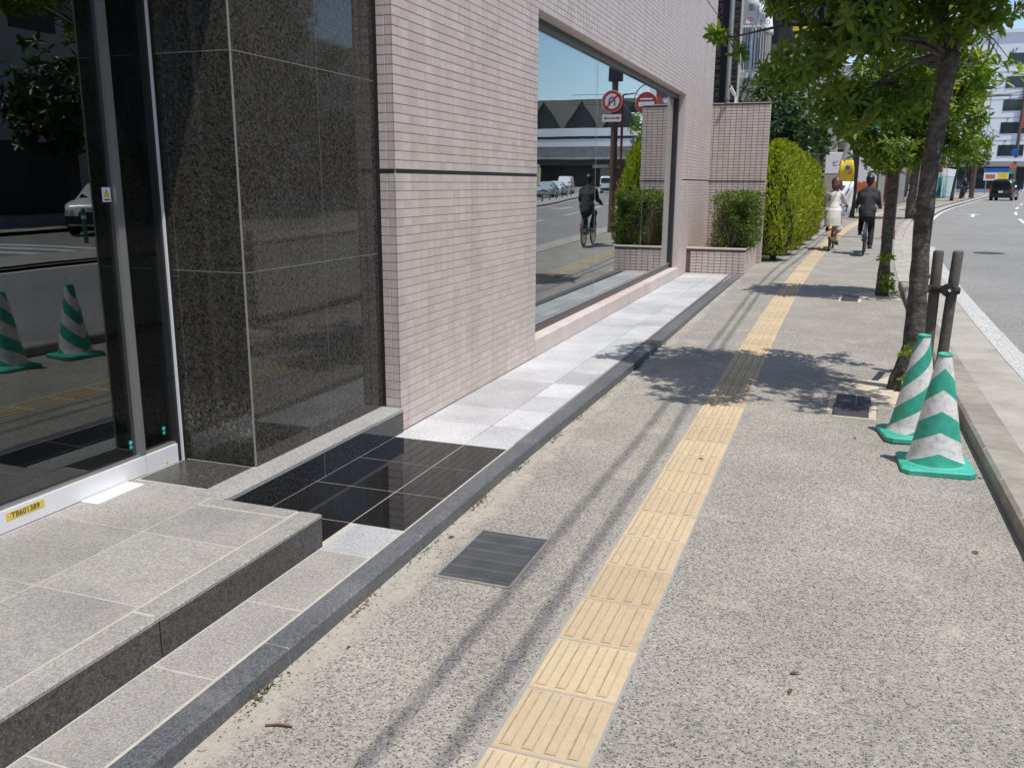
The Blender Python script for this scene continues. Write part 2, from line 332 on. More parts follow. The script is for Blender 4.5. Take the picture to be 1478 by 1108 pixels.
    MT['carpet']=plain('dark_lobby_floor',(.035,.035,.035),.5); MT['sfloor']=plain('pale_shop_floor',(.78,.82,.74),.5,0,.15,1.5); MT['swall']=plain('shop_wall',(.25,.25,.24),.9)
build_materials()

# ================================================================== SETTING
YS = [-40,-20,-12,-8,-4,0,4] + frange(6,64,2) + frange(66,170,4)[0:]
def setting():
    vs=[]; fs=[]; ys=[-400,-60,8]+frange(20,170,15)+[400,1500]; xs=[-900,-60,-10,0,10,40,120,900]
    for y in ys:
        for x in xs: vs.append((x,y,gz(y)-.3))
    n=len(xs); fs=[(i*n+k,i*n+k+1,(i+1)*n+k+1,(i+1)*n+k) for i in range(len(ys)-1) for k in range(n-1)]
    me=bpy.data.meshes.new('ground'); me.from_pydata(vs,[],fs); me.update()
    tag(link('ground',me,plain('far_ground',(.22,.21,.195),.9,0,.2,.3)),kind='structure')
    tag(strip('sidewalk',-1.02,1.79,[y for y in YS if y<=120],0,MT['walk'],nu=2),kind='structure')
    lot=MB().box(-14,-.98,16.2,33,-.28,-.03); tag(lot.build('side_lot',MT['sand']),kind='structure')
    road=tag(strip('road',2.55,10.2,YS,-.12,MT['road'],nu=3),kind='structure')
    tag(strip('far_carriageway',11.9,19.2,YS,-.12,MT['road'],nu=3),kind='structure')
    tag(strip('gutter',1.99,2.57,[y for y in YS if y<=120],-.112,MT['conc']),kind='structure')
    md=tag(strip('median_island',10.1,12.0,YS,-.02,MT['conc']),kind='structure')
    for u in (10.1,12.0): strip('kerb_face',u,u+.12*(1 if u>11 else -1),YS,-.06,MT['kerbc'],md)
    tag(strip('far_sidewalk',19.2,24.0,YS,.0,MT['conc']),kind='structure')
    # painted markings (parts of the road)
    strip('edge_line',2.57,2.8,[y for y in YS if y<24]+[24.5],-.108,MT['paint'],road)
    strip('edge_line',2.63,2.76,[30+2*i for i in range(30)],-.108,MT['paint2'],road)
    for k in range(14):
        y=-10+10*k; strip('lane_dash',6.2,6.35,frange(y,y+5,1.25),-.115,MT['paint2'],road)
    strip('edge_line',9.7,9.87,YS,-.115,MT['paint2'],road)
    def arrow(u,y,right):
        ma=MB(); c,s_=math.cos(syaw(y)),math.sin(syaw(y))
        def q(poly): ma.add([(SP(u,y)[0]+p[0]*c-p[1]*s_, y+p[0]*s_+p[1]*c, gz(y+p[1])-.114) for p in poly],[tuple(range(len(poly)))])
        q([(-.08,-2.2),(.08,-2.2),(.08,.9),(-.08,.9)]); q([(-.42,.9),(.42,.9),(0,2.2)])
        if right: q([(.08,-.9),(.5,-.5),(.5,-.1),(.08,-.5)]); q([(.5,-.95),(.5,.35),(1.0,-.3)])
        ma.build('lane_arrow',MT['paint2'],road)
    arrow(4.3,48.5,False); arrow(8.0,50,True); arrow(8.0,24,False)
    for k in range(9):                  # zebra stripes on the far carriageway side, mirrored in the door
        strip('crossing_stripe',12.1,19.0,[9.6+.9*k,10.05+.9*k],-.112,MT['paint2'],road) if k in (0,2,4,6) else None
    strip('stop_line',12.2,19.0,[14.2,14.65],-.113,MT['paint2'],road)
    # kerb along the road: separate stones; the kerb drops after the second tree
    kb=empty('road_kerb',kind='structure'); st=[MB().cbox(-.11,.11,0,.594,-.3,.1,.018).mesh('kerb_stone') for _ in range(1)]
    y=-4.2
    while y<13.1:
        o=link('kerb_stone',st[0],MT['kerbc'],kb,SP(1.89,y,0),(0,0,syaw(y))); y+=.6
    mb=MB().prism([(-.11,-.3),(.11,-.3),(.11,.1),(-.11,.1)],'y',0,.3); 
    e=MB().add([(-.11,0,-.3),(.11,0,-.3),(.11,0,.09),(-.11,0,.09),(-.11,.9,-.3),(.11,.9,-.3),(.11,.9,.0),(-.11,.9,.0)],[(0,1,2,3),(4,7,6,5),(0,4,5,1),(1,5,6,2),(2,6,7,3),(3,7,4,0)])
    e.build('kerb_end_stone',MT['kerbc'],kb,loc=SP(1.89,y,0),rot=(0,0,syaw(y)))
    flush=MB().cbox(-.11,.11,0,.594,-.3,.014,.006).mesh('flush_kerb_stone'); y+=.92
    while y<38: link('flush_kerb_stone',flush,MT['conc'],kb,SP(1.89,y,0),(0,0,syaw(y))); y+=.6
    tag(strip('flush_kerb_run',1.78,2.0,frange(38,120,4),.014,MT['conc'],kb))
    strip('gutter_slope',2.0,2.56,frange(14,118,4),-.04,MT['conc'],kb)
    # tactile paving
    walk=bpy.data.objects['sidewalk']; pt=.3428
    t=MB().cbox(0,.3,.004,pt-.004,-.02,.005,.003)
    for k in range(4):
        x=.024+k*.07; t.cbox(x,x+.03,.02,pt-.02,.004,.0145,.006); t.add([(x-.005,.018,.0056),(x-.001,.018,.0056),(x-.001,pt-.018,.0056),(x-.005,pt-.018,.0056)],[(0,1,2,3)],1); t.add([(x+.031,.018,.0056),(x+.035,.018,.0056),(x+.035,pt-.018,.0056),(x+.031,pt-.018,.0056)],[(0,1,2,3)],1)  # thin darker lines along both sides of each rib: shading painted in
    tm=t.mesh('tactile_tile')
    for i in range(-9,72):
        y=i*pt; link('tactile_tile',tm,[MT['tact'],MT['tshade']],walk,SP(random.uniform(-.003,.003),y,random.uniform(-.001,.001)),(0,0,syaw(y)+random.uniform(-.004,.004)))
    tag(strip('tactile_run',0,.3,frange(72*pt,110,2),.009,MT['tact'],walk),kind='stuff')
    mj=MB(); mj.box(-.012,.312,-9*pt,20*pt,-.02,.0022); mj.build('mortar_bed',MT['jointm'],walk)
    # forecourt: white, black and grey slabs on level 0.07
    fc=empty('forecourt_paving',kind='structure')
    MB().box(-1.9,-.9,-6,2.73,-.2,.0686).build('mortar_bed',MT['joint'],fc)
    MB().box(-1.705,-.9,2.73,13.95,-.2,.0672).build('mortar_bed',MT['jointd'],fc)
    g=.005; ys=[2.615+.455*k for k in range(26)]; ys[-1]=13.95
    for k in range(len(ys)-1):
        for x0,x1 in ((-1.688,-1.2),(-1.2,-.918)):
            MB().cbox(x0+g/2,x1-g/2,ys[k]+g/2,ys[k+1]-g/2,.0,.07+random.uniform(-.0006,.0006),.002).build('paving_slab',MT['gwhite'],fc)
    gb=.005
    for a,b in ((.975,1.25),(1.25,1.705),(1.705,2.16),(2.16,2.613)):
        MB().cbox(-1.672,-1.2-gb/2,a+gb/2,b-gb/2,0,.07,.001).build('black_slab',MT['gblack'],fc)
        if a>1: MB().cbox(-1.2+gb/2,-.922,a+gb/2,b-gb/2,0,.07,.001).build('black_slab',MT['gblack'],fc)
    MB().cbox(-1.167,-.922,.935,1.247,0,.07,.002).build('white_slab',MT['gwhite'],fc)
    yy=.932
    while yy>-6:
        a=yy-.515 if yy>.9 else yy-.5; MB().cbox(-1.168,-.924,a+.003,yy-.003,0,.07,.002).build('grey_slab',MT['ggrey'],fc); yy=a
    # black granite kerb stones that edge the forecourt
    ek=empty('granite_edging',kind='structure')
    js=[.175-1.055*k for k in range(6,0,-1)]+[.175+1.055*k for k in range(14)]
    for a,b in zip(js,js[1:]):
        b=min(b,13.93); sx=lambda y:sh(y)*.75+max(0,min(1,(y-2.5)/3))*.045
        v=[]; c=.008
        for y in (a+.002,b-.002):
            x0,x1=-.912+sx(y)*.6,-.815+sx(y); v+=[(x0,y,-.1),(x1,y,-.1),(x1,y,.068-c),(x1-c,y,.068),(x0,y,.069)]
        MB().add(v,[(4,3,2,1,0),(5,6,7,8,9),(0,1,6,5),(1,2,7,6),(2,3,8,7),(3,4,9,8),(4,0,5,9)]).build('kerb_stone',MT['gkerb'],ek)
        MB().box(-.905+sx(b)*.6,-.8165+sx(b),b-.0025,b+.0025,-.1,.0672).build('mortar_joint',MT['joint'],ek) if b<13 else None
setting()

# ================================================================== ENTRANCE STEP
def entrance():
    e=empty('entrance_step',(-1.7,-1,.07),label='grey granite entrance platform with dark riser in front of the glass door',cat='step')
    def B(n,m,*a,c=.003): 
        o=MB().cbox(*a,c).build(n,m); o.parent=e; o.matrix_parent_inverse=Matrix.Translation(e.location).inverted(); return o
    def BB(n,m,*a): 
        o=MB().box(*a).build(n,m); o.parent=e; o.matrix_parent_inverse=Matrix.Translation(e.location).inverted(); return o
    BB('mortar_core',MT['joint'],-2.6,-1.19,-6,.955,.0,.2212); BB('mortar_core',MT['joint'],-2.6,-1.69,.95,1.405,.0,.2208)
    ys=[1.045,.53,.0,-.53,-1.06,-1.59,-2.12,-2.65,-3.2]
    for b,a in zip(ys,ys[1:]):
        B('platform_slab',MT['ggrey'],-2.26,-1.7605,a+.0015,min(b-.0015,1.042),.1,.222,c=.0015)
        b2=.868 if b>1 else b-.003
        B('platform_slab',MT['ggrey'],-1.757,-1.286,a+.0015,b2,.1,.222,c=.0015)
    B('polished_slab',MT['griser'],-2.26,-1.845,1.05,1.398,.1,.222)
    ns=[.966,-.035,-1.04,-2.05,-3.1]
    for b,a in zip(ns,ns[1:]):
        B('nosing_stone',MT['ggrey'],-1.282,-1.172,a+.0015,b-.001,.205,.2225,c=.006)
        B('riser_stone',MT['griser'],-1.282,-1.1735,a+.004,b-.002,.071,.2055,c=.0)
    B('nosing_stone',MT['ggrey'],-1.756,-1.288,.874,.966,.205,.2225,c=.006)
    B('riser_stone',MT['griser'],-1.672,-1.288,.88,.9645,.071,.2055,c=.0)
entrance()

# ================================================================== OFFICE BUILDING
TP_Y, TP_Z = .1076, .0547
def tile_mesh(w,h,d=.0042):     # a tile standing proud of the wall, facing +X
    return MB().add([(0,0,0),(0,w,0),(0,w,h),(0,0,h),(d,.0015,.0015),(d,w-.0015,.0015),(d,w-.0015,h-.0015),(d,.0015,h-.0015)],
        [(4,5,6,7),(0,1,5,4),(1,2,6,5),(2,3,7,6),(3,0,4,7)]).mesh('wall_tile')
def tiles_bulk(name, cells, frame, mat, parent, d=.0042):
    # cells: (a0,a1,z0,z1); frame maps (a,z,depth) -> xyz
    n=len(cells); C=np.array(cells); e=.0015
    a0,a1,z0,z1=C.T; V=np.zeros((n,8,3))
    A=np.stack([a0,a1,a1,a0,a0+e,a1-e,a1-e,a0+e],1); Z=np.stack([z0,z0,z1,z1,z0+e,z0+e,z1-e,z1-e],1); D=np.array([0,0,0,0,d,d,d,d])*np.ones((n,1))
    V=np.stack(frame(A,Z,D),-1).reshape(-1,3)
    F=np.array([(4,5,6,7),(0,1,5,4),(1,2,6,5),(2,3,7,6),(3,0,4,7)]); F=(F[None]+8*np.arange(n)[:,None,None]).reshape(-1,4)
    me=bpy.data.meshes.new(name); me.vertices.add(len(V)); me.vertices.foreach_set('co',V.ravel())
    me.loops.add(F.size); me.loops.foreach_set('vertex_index',F.ravel().astype(np.int32)); me.polygons.add(len(F))
    me.polygons.foreach_set('loop_start',np.arange(0,F.size,4,dtype=np.int32)); me.polygons.foreach_set('loop_total',np.full(len(F),4,dtype=np.int32))
    at_=me.attributes.new('rnd','FLOAT','POINT'); at_.data.foreach_set('value',np.repeat(rng.random(n),8).astype(np.float32))
    me.polygons.foreach_set('use_smooth',np.zeros(len(F),dtype=bool)); me.update(); me.validate()
    bm=bmesh.new(); bm.from_mesh(me); bmesh.ops.recalc_face_normals(bm,faces=bm.faces); bm.to_mesh(me); bm.free()
    return tag(link(name,me,mat,parent),kind='stuff')
def building():
    b=empty('office_building',(0,0,0),label='pink tiled office building with dark granite entrance and long shop window',cat='building')
    def BX(n,m,*a): return MB().box(*a).build(n,m,b)
    XW=-1.6942
    BX('wall_core',MT['grout'],-1.96,XW,2.741,5.42,0,7.5)
    BX('wall_core',MT['grout'],-1.96,XW,5.42,16.4,3.08,7.5)
    BX('wall_core',MT['grout'],-1.96,XW,13.16,16.4,0,3.08)
    BX('wall_core',MT['grout'],-9,XW,-9,2.741,3.05,7.5)
    BX('roof_slab',MT['conc'],-9,-1.75,-9,16.4,7.45,7.6)
    BX('back_wall',MT['swall'],-9.2,-9,-9,16.4,0,7.5); BX('end_wall',MT['grout'],-9,-1.97,16.2,16.4,0,7.5); BX('end_wall',MT['grout'],-9,-1.75,-9.2,-9,0,7.5)
    BX('room_divider',MT['swall'],-9,-1.96,2.76,2.9,0,3.05); BX('ceiling',MT['swall'],-9,-1.97,2.9,16.2,3.1,3.2)
    BX('shop_floor',MT['sfloor'],-9,-1.97,2.9,16.2,0,.2); BX('lobby_floor',MT['carpet'],-9,-2.36,-9,2.76,0,.215); BX('entrance_ceiling',MT['black'],-9,-1.71,-9,2.74,3.0,3.05)
    BX('lobby_wall',MT['carpet'],-9,-2.3,2.3,2.75,.2,3.0); BX('lobby_wall',MT['black'],-6.0,-5.9,-9,2.3,.2,3.0)
    # facade tiles: the 300 largest in view singly, the rest in one mesh
    tm=tile_mesh(TP_Y-.0035,TP_Z-.005); cells=[]; singles=[]
    z=.074
    rows=[]
    while z<7.4:
        rows.append(z); z+=TP_Z if z>1.7 else .0541
        if 1.69<z<1.71: z=1.719
        if z<4.86 and z+TP_Z>4.86: z=4.865
    for zi in rows:
        for k in range(25):
            y=2.733+k*TP_Y; (singles if (k<12 and .9<zi<2.3) or (k<6 and zi<.9) else cells).append((y,y+TP_Y-.0035,zi,zi+TP_Z-.005))
    singles.sort(key=lambda c:(c[0]-CAM.y)**2+(c[2]-CAM.z)**2); cells+=singles[300:]; singles=singles[:300]
    for c in singles: link('wall_tile',tm,MT['tile'],b,(XW,c[0],c[2]))
    for zi in rows:
        if zi>3.075:
            k=0; y=5.425
            while y<16.3:
                for j in (8.19,11.0,14.0):
                    if abs(y-j)<.05: y+=.012
                cells.append((y,y+TP_Y-.0035,zi,zi+TP_Z-.005)); y+=TP_Y
            y=2.725-TP_Y
            while y>-4: cells.append((y,y+TP_Y-.0035,zi,zi+TP_Z-.005)); y-=TP_Y
        else:
            y=13.163
            while y<16.3: cells.append((y,y+TP_Y-.0035,zi,zi+TP_Z-.005)); y+=TP_Y
    tiles_bulk('wall_tiles',cells,lambda A,Z,D:(XW+D,A,Z),MT['tile'],b)
    ret=[]; 
    for zi in rows:
        ret += [(-1.742,-1.690,zi,zi+TP_Z-.006),(-1.80,-1.748,zi,zi+TP_Z-.006)] if zi<3.0 else []
    tiles_bulk('corner_tiles',ret,lambda A,Z,D:(A,2.741-D,Z),MT['tile'],b)
    BX('expansion_joint',MT['black'],-1.72,-1.6925,2.743,5.42,1.692,1.7185); BX('expansion_joint',MT['black'],-1.72,-1.6925,13.17,16.4,1.697,1.715); BX('expansion_joint',MT['groutd'],-1.72,-1.6925,2.745,16.4,4.845,4.862); BX('expansion_joint',MT['black'],-1.83,-1.70,2.7365,2.7405,1.693,1.717)
    for j in (8.19,11.0,14.0): BX('expansion_joint',MT['groutd'],-1.72,-1.6965,j-.006,j+.006,3.09,7.4)
    # granite cladding
    MB().box(-1.96,-1.856,1.43,2.75,0,3.05).build('granite_backing',MT['jointd'],b); MB().box(-2.6,-1.856,1.43,1.6,0,3.05).build('granite_backing',MT['jointd'],b)
    zs=[.226,1.208,2.228,3.0]
    for z0,z1 in zip(zs,zs[1:]):
        for y0,y1 in ((1.402,2.119),(2.1225,2.735)): MB().cbox(-1.858,-1.825,y0,y1,z0+.002,z1-.002,.0).build('granite_panel',MT['gdark'],b)
        MB().box(-2.30,-1.8265,1.401,1.432,z0+.002,z1-.002).build('granite_panel',MT['gdark'],b)
    for z0 in zs[1:-1]:
        MB().box(-1.857,-1.8258,1.403,2.735,z0-.0025,z0+.0025).build('panel_joint',MT['jointm'],b); MB().box(-2.28,-1.8275,1.4016,1.43,z0-.0025,z0+.0025).build('panel_joint',MT['jointm'],b)
    MB().box(-1.835,-1.8248,1.4005,1.4025,.23,3.0).build('corner_joint',MT['jointm'],b); MB().box(-1.857,-1.8262,2.1185,2.123,.23,3.0).build('panel_joint',MT['jointm'],b)
    MB().box(-1.9,-1.80,2.735,2.7415,.23,3.0).build('shadow_gap',MT['black'],b)
    # plinth
    for y0,y1 in ((1.045,1.792),(1.796,2.729)):
        if y0<1.5: MB().cbox(-1.8445,-1.674,.97,y1,.205,.226,.002).build('plinth_cap',MT['gplinth'],b)
        else: MB().cbox(-1.8445,-1.674,y0,y1,.205,.226,.002).build('plinth_cap',MT['gplinth'],b)
        MB().box(-1.8445,-1.675,max(.968,y0 if y0>1.5 else .968),y1,.06,.205).build('plinth_stone',MT['gface'],b)
    MB().box(-1.84,-1.6765,1.7915,1.7965,.07,.224).build('plinth_joint',MT['joint'],b)
    # shop window
    wnd=empty('shop_window',label='long frameless shop window with pink sill and dark frame'); wnd.parent=b
    def W(n,m,*a): return MB().box(*a).build(n,m,wnd)
    for y0,y1 in ((5.422,8.06),(8.065,10.72),(10.725,13.155)):
        MB().cbox(-1.865,-1.689,y0,y1,.071,.226,.004).build('sill_stone',MT['tile'],wnd)
    W('bottom_frame',MT['alud'],-1.875,-1.825,5.42,13.155,.226,.30); W('bottom_frame_lip',MT['alu'],-1.865,-1.832,5.42,13.155,.30,.318)
    W('top_frame',MT['alud'],-1.9,-1.81,5.42,13.155,3.0,3.079); W('side_frame',MT['alud'],-1.9,-1.8,13.08,13.155,.226,3.0); W('side_frame',MT['alud'],-1.9,-1.81,5.42,5.47,.226,3.0)
    for y0,y1 in ((5.47,8.0),(8.008,10.65),(10.658,13.08)): W('window_pane',MT['glass'],-1.85,-1.842,y0,y1,.318,3.0)
    for y in (8.0,10.65): W('silicone_joint',MT['alu'],-1.851,-1.841,y,y+.008,.318,3.0)
    MB().box(-1.96,-1.70,13.1555,13.168,.07,3.08).build('window_reveal',MT['tile'],b); MB().box(-1.9,-1.7,5.412,5.4195,.226,3.08).build('window_reveal',MT['tile'],b)
    MB().box(-1.96,-1.70,5.42,13.155,3.0795,3.09).build('soffit_lining',MT['tile'],b)
    MB().box(-2.2,-2.0,9.0,10.6,.2,.34).build('display_step',MT['white'],b)
    # glass door
    d=empty('glass_door',label='dark glass door with white sill rail, aluminium mullion and safety stickers'); d.parent=b
    def D(n,m,*a): return MB().box(*a).build(n,m,d)
    MB().add([(-2.3816,-4,.325),(-2.3736,-4,.325),(-2.292,1.095,.325),(-2.30,1.095,.325),(-2.3816,-4,2.9),(-2.3736,-4,2.9),(-2.292,1.095,2.9),(-2.30,1.095,2.9)],[(0,3,2,1),(4,5,6,7),(0,1,5,4),(1,2,6,5),(2,3,7,6),(3,0,4,7)]).build('door_pane',MT['glassd'],d); D('side_pane',MT['glassd'],-2.306,-2.298,1.125,1.345,.325,2.9)
    D('sill_rail',MT['wpaint'],-2.33,-2.268,-4,1.118,.226,.318); D('sill_rail',MT['wpaint'],-2.33,-2.2665,1.122,1.345,.224,.318)
    D('sill_lip',MT['alu'],-2.325,-2.274,-4,1.345,.318,.328)
    D('sun_strip',MT['cream'],-2.42,-2.33,-4,.98,.226,.335); D('sun_strip',MT['cream'],-2.42,-2.33,1.13,1.28,.226,.335)  # sunlit floor strip behind the sill; the sunlight is put into its pale colour
    D('mullion',MT['alu'],-2.315,-2.270,1.088,1.128,.328,2.9)
    D('meeting_stile',MT['black'],-2.313,-2.3045,.94,1.088,.328,2.9)
    D('jamb',MT['black'],-2.36,-2.264,1.346,1.364,.222,2.9); D('jamb_strip',MT['wpaint'],-2.30,-2.252,1.3645,1.373,.222,2.9); D('jamb_cover',MT['black'],-2.36,-2.258,1.3735,1.4005,.222,2.9)
    D('header',MT['black'],-2.36,-2.25,-4,1.45,2.9,3.0)
    D('yellow_label',MT['yellow'],-2.2685,-2.2672,.325,.515,.268,.303)
    tx=link('label_text',text_mesh('TB601389',.034),MT['ink'],d,(-2.2668,.42,.2855),(R(90),0,R(90)))
    for y,z in ((1.055,.40),(1.29,.41)):
        MB().lathe([(.011,0),(.011,.001)],n=12,axis='x').build('pane_sticker',MT['teal'],d,loc=(-2.291 if y<1.1 else -2.297,y,z)); MB().box(0,.001,-.008,.008,-.03,-.016).build('pane_sticker',MT['teal'],d,loc=(-2.291 if y<1.1 else -2.297,y,z))
    MB().box(-2.2918,-2.2905,1.028,1.078,1.545,1.61).build('notice_sticker',MT['white'],d)
    n=MB(); n.box(-2.2904,-2.2898,1.038,1.068,1.565,1.585); n.build('notice_mark',MT['syellow'],d)
    MB().prism([(1.048,1.585),(1.058,1.585),(1.053,1.603)],'x',-2.2904,-2.2898).build('notice_mark',MT['ink'],d); MB().box(-2.2904,-2.2898,1.036,1.07,1.552,1.558).build('notice_mark',MT['ink'],d)
    MB().lathe([(.009,0),(.009,.001)],n=12,axis='x').build('rail_dot',MT['yellow'],d,loc=(-2.2664,1.26,.242))
    p=MB().box(-2.262,-2.165,.70,.985,.2225,.2285); tag(p.build('threshold_plate',MT['white']),'white flat plate lying on the grey step at the foot of the door','plate')
    # tall boundary wall and planter at the end of the forecourt
    tw=empty('boundary_wall',(-1.1,16.5,0),label='tall pink tiled wall with dark grout beside the clipped hedge',cat='wall')
    def T(o): o.parent=tw; o.matrix_parent_inverse=Matrix.Translation(tw.location).inverted(); return o
    T(MB().box(-1.697,-.582,16.4,16.62,-.05,3.19).build('wall_core',MT['groutd'])); T(MB().cbox(-1.697,-.57,16.385,16.63,3.19,3.205,.004).build('coping',MT['tileb']))
    cs=[]; z=.05
    while z<3.15:
        x=-.578
        while x>-1.68: cs.append((x-TP_Y+.008,x,z,z+TP_Z-.009)); x-=TP_Y
        z+=TP_Z
    T(tiles_bulk('wall_tiles',cs,lambda A,Z,D:(A,16.401-D*.7,Z),MT['tile'],None))
    T(tiles_bulk('end_tiles',[(16.405+k*TP_Y,16.405+k*TP_Y+.1,z0,z0+.046) for k in range(2) for z0 in [.05+TP_Z*i for i in range(57)]],lambda A,Z,D:(-.582+D,A,Z),MT['tile'],None))
    T(MB().box(-1.697,-.58,16.3905,16.40,1.697,1.709).build('expansion_joint',MT['black']))
    pl=empty('brick_planter',(-1.2,15,0),label='low pink tiled planter box holding the clipped hedge',cat='planter')
    def Q(o): o.parent=pl; o.matrix_parent_inverse=Matrix.Translation(pl.location).inverted(); return o
    Q(MB().box(-1.70,-.66,13.965,14.1,-.05,.50).build('front_wall',MT['groutd'])); Q(MB().box(-.80,-.66,14.1,16.38,-.05,.50).build('side_wall',MT['groutd']))
    Q(MB().cbox(-1.70,-.645,13.95,14.11,.50,.525,.004).build('coping',MT['tile'])); Q(MB().cbox(-.815,-.645,14.112,16.38,.50,.525,.004).build('coping',MT['tile']))
    Q(MB().box(-1.695,-.8,14.1,16.38,-.05,.42).build('soil',MT['soil']))
    rz=[.035+TP_Z*.985*i for i in range(8)]
    Q(tiles_bulk('front_tiles',[(-.652-TP_Y*(k+1)+.008,-.652-TP_Y*k,z0,z0+.046) for k in range(9) for z0 in rz],lambda A,Z,D:(A,13.966-D,Z),MT['tile'],None))
    Q(tiles_bulk('side_tiles',[(13.965+TP_Y*k,13.965+TP_Y*k+.1,z0,z0+.046) for k in range(22) for z0 in rz],lambda A,Z,D:(-.661+D,A,Z),MT['tile'],None))
    fl=empty('security_camera',(-1.27,16.5,3.2),label='small white security camera arm on top of the tiled wall',cat='camera')
    MB().tube([(0,0,0),(0,0,.12),(-.02,-.06,.17)],.02,8).build('bracket',MT['white'],fl); MB().tube([(-.02,-.06,.17),(-.09,-.22,.3)],.035,10).build('housing',MT['white'],fl); MB().lathe([(.028,0),(.028,.01)],n=10).build('lens',MT['black'],fl,loc=(-.092,-.222,.301),rot=(R(50),0,R(-20)))
building()

# ================================================================== STREET FURNITURE, NEAR
def cone(name, loc, rz, tilt, apex, label, slope, ph):
    # stripes: each band is its own curved sheet whose edges climb towards the line facing `apex`
    c=empty(name,loc,rz,label,'traffic cone','green and white cones by the kerb'); c.rotation_euler=(tilt[0],tilt[1],rz)
    H,r0,r1,zb=.69,.152,.036,.04
    def rad(z): t=(z-zb)/(H-zb); return r0+(r1-r0)*t + .012*max(0,1-t*9)**2
    N=64; K=6
    def edge(z,th):
        d=abs((th-apex+math.pi)%(2*math.pi)-math.pi)         # 0 at the crest line
        return z+ph-slope*d/(math.pi/2)
    zs=[-.4]+[zb+.01+.122*k for k in range(-1,10)]+[2.0]
    cl=lambda z:max(zb,min(H-.012,z))
    i=0
    for a,b in zip(zs,zs[1:]):
        mb=MB(); vs=[]; ok=False
        for k in range(K+1):
            for j in range(N):
                th=2*math.pi*j/N; za,zb_=cl(edge(a,th)),cl(edge(b,th)); z=za+(zb_-za)*k/K; ok |= zb_-za>.01
                vs.append((rad(z)*math.cos(th),rad(z)*math.sin(th),z))
        if ok:
            fs=[(k*N+j,k*N+(j+1)%N,(k+1)*N+(j+1)%N,(k+1)*N+j) for k in range(K) for j in range(N)
                if max(abs(Vector(vs[(k+1)*N+j])-Vector(vs[k*N+j])) if False else (vs[(k+1)*N+j][2]-vs[k*N+j][2]), vs[(k+1)*N+(j+1)%N][2]-vs[k*N+(j+1)%N][2])>1e-5]
            me=bpy.data.meshes.new('band'); me.from_pydata(vs,[],fs); me.update()
            bm=bmesh.new(); bm.from_mesh(me); bmesh.ops.remove_doubles(bm,verts=bm.verts,dist=2e-5); bmesh.ops.delete(bm,geom=[v for v in bm.verts if not v.link_faces],context='VERTS'); bm.to_mesh(me); bm.free()
            me.polygons.foreach_set('use_smooth',[True]*len(me.polygons))
            link('white_band' if i%2==0 else 'green_band',me,MT['sheet'] if i%2==0 else MT['green'],c)
        i+=1
    MB().lathe([(r1+.003,H-.014),(r1+.005,H-.004),(r1,H+.004),(r1-.008,H+.004),(r1-.01,H-.05),(.001,H-.06)],n=24).build('top_ring',MT['greenb'],c,True)
    s=.198; q=.035
    def sq(h,z): return [(x*h/s,y*h/s,z) for x,y in ((-s+q,-s),(s-q,-s),(s,-s+q),(s,s-q),(s-q,s),(-s+q,s),(-s,s-q),(-s,-s+q))]
    L=[sq(s-.004,0),sq(s,.006),sq(s,.03),sq(s-.012,.037)]
    vs=[p for r in L for p in r]; fs=[tuple(range(8))[::-1]]+[(k*8+j,k*8+(j+1)%8,(k+1)*8+(j+1)%8,(k+1)*8+j) for k in range(3) for j in range(8)]+[tuple(range(24,32))]
    MB().add(vs,fs).lathe([(r0+.03,.03),(r0+.03,.038),(r0+.004,.05),(r0,.06)],n=32).build('base',MT['greenb'],c)
    return c
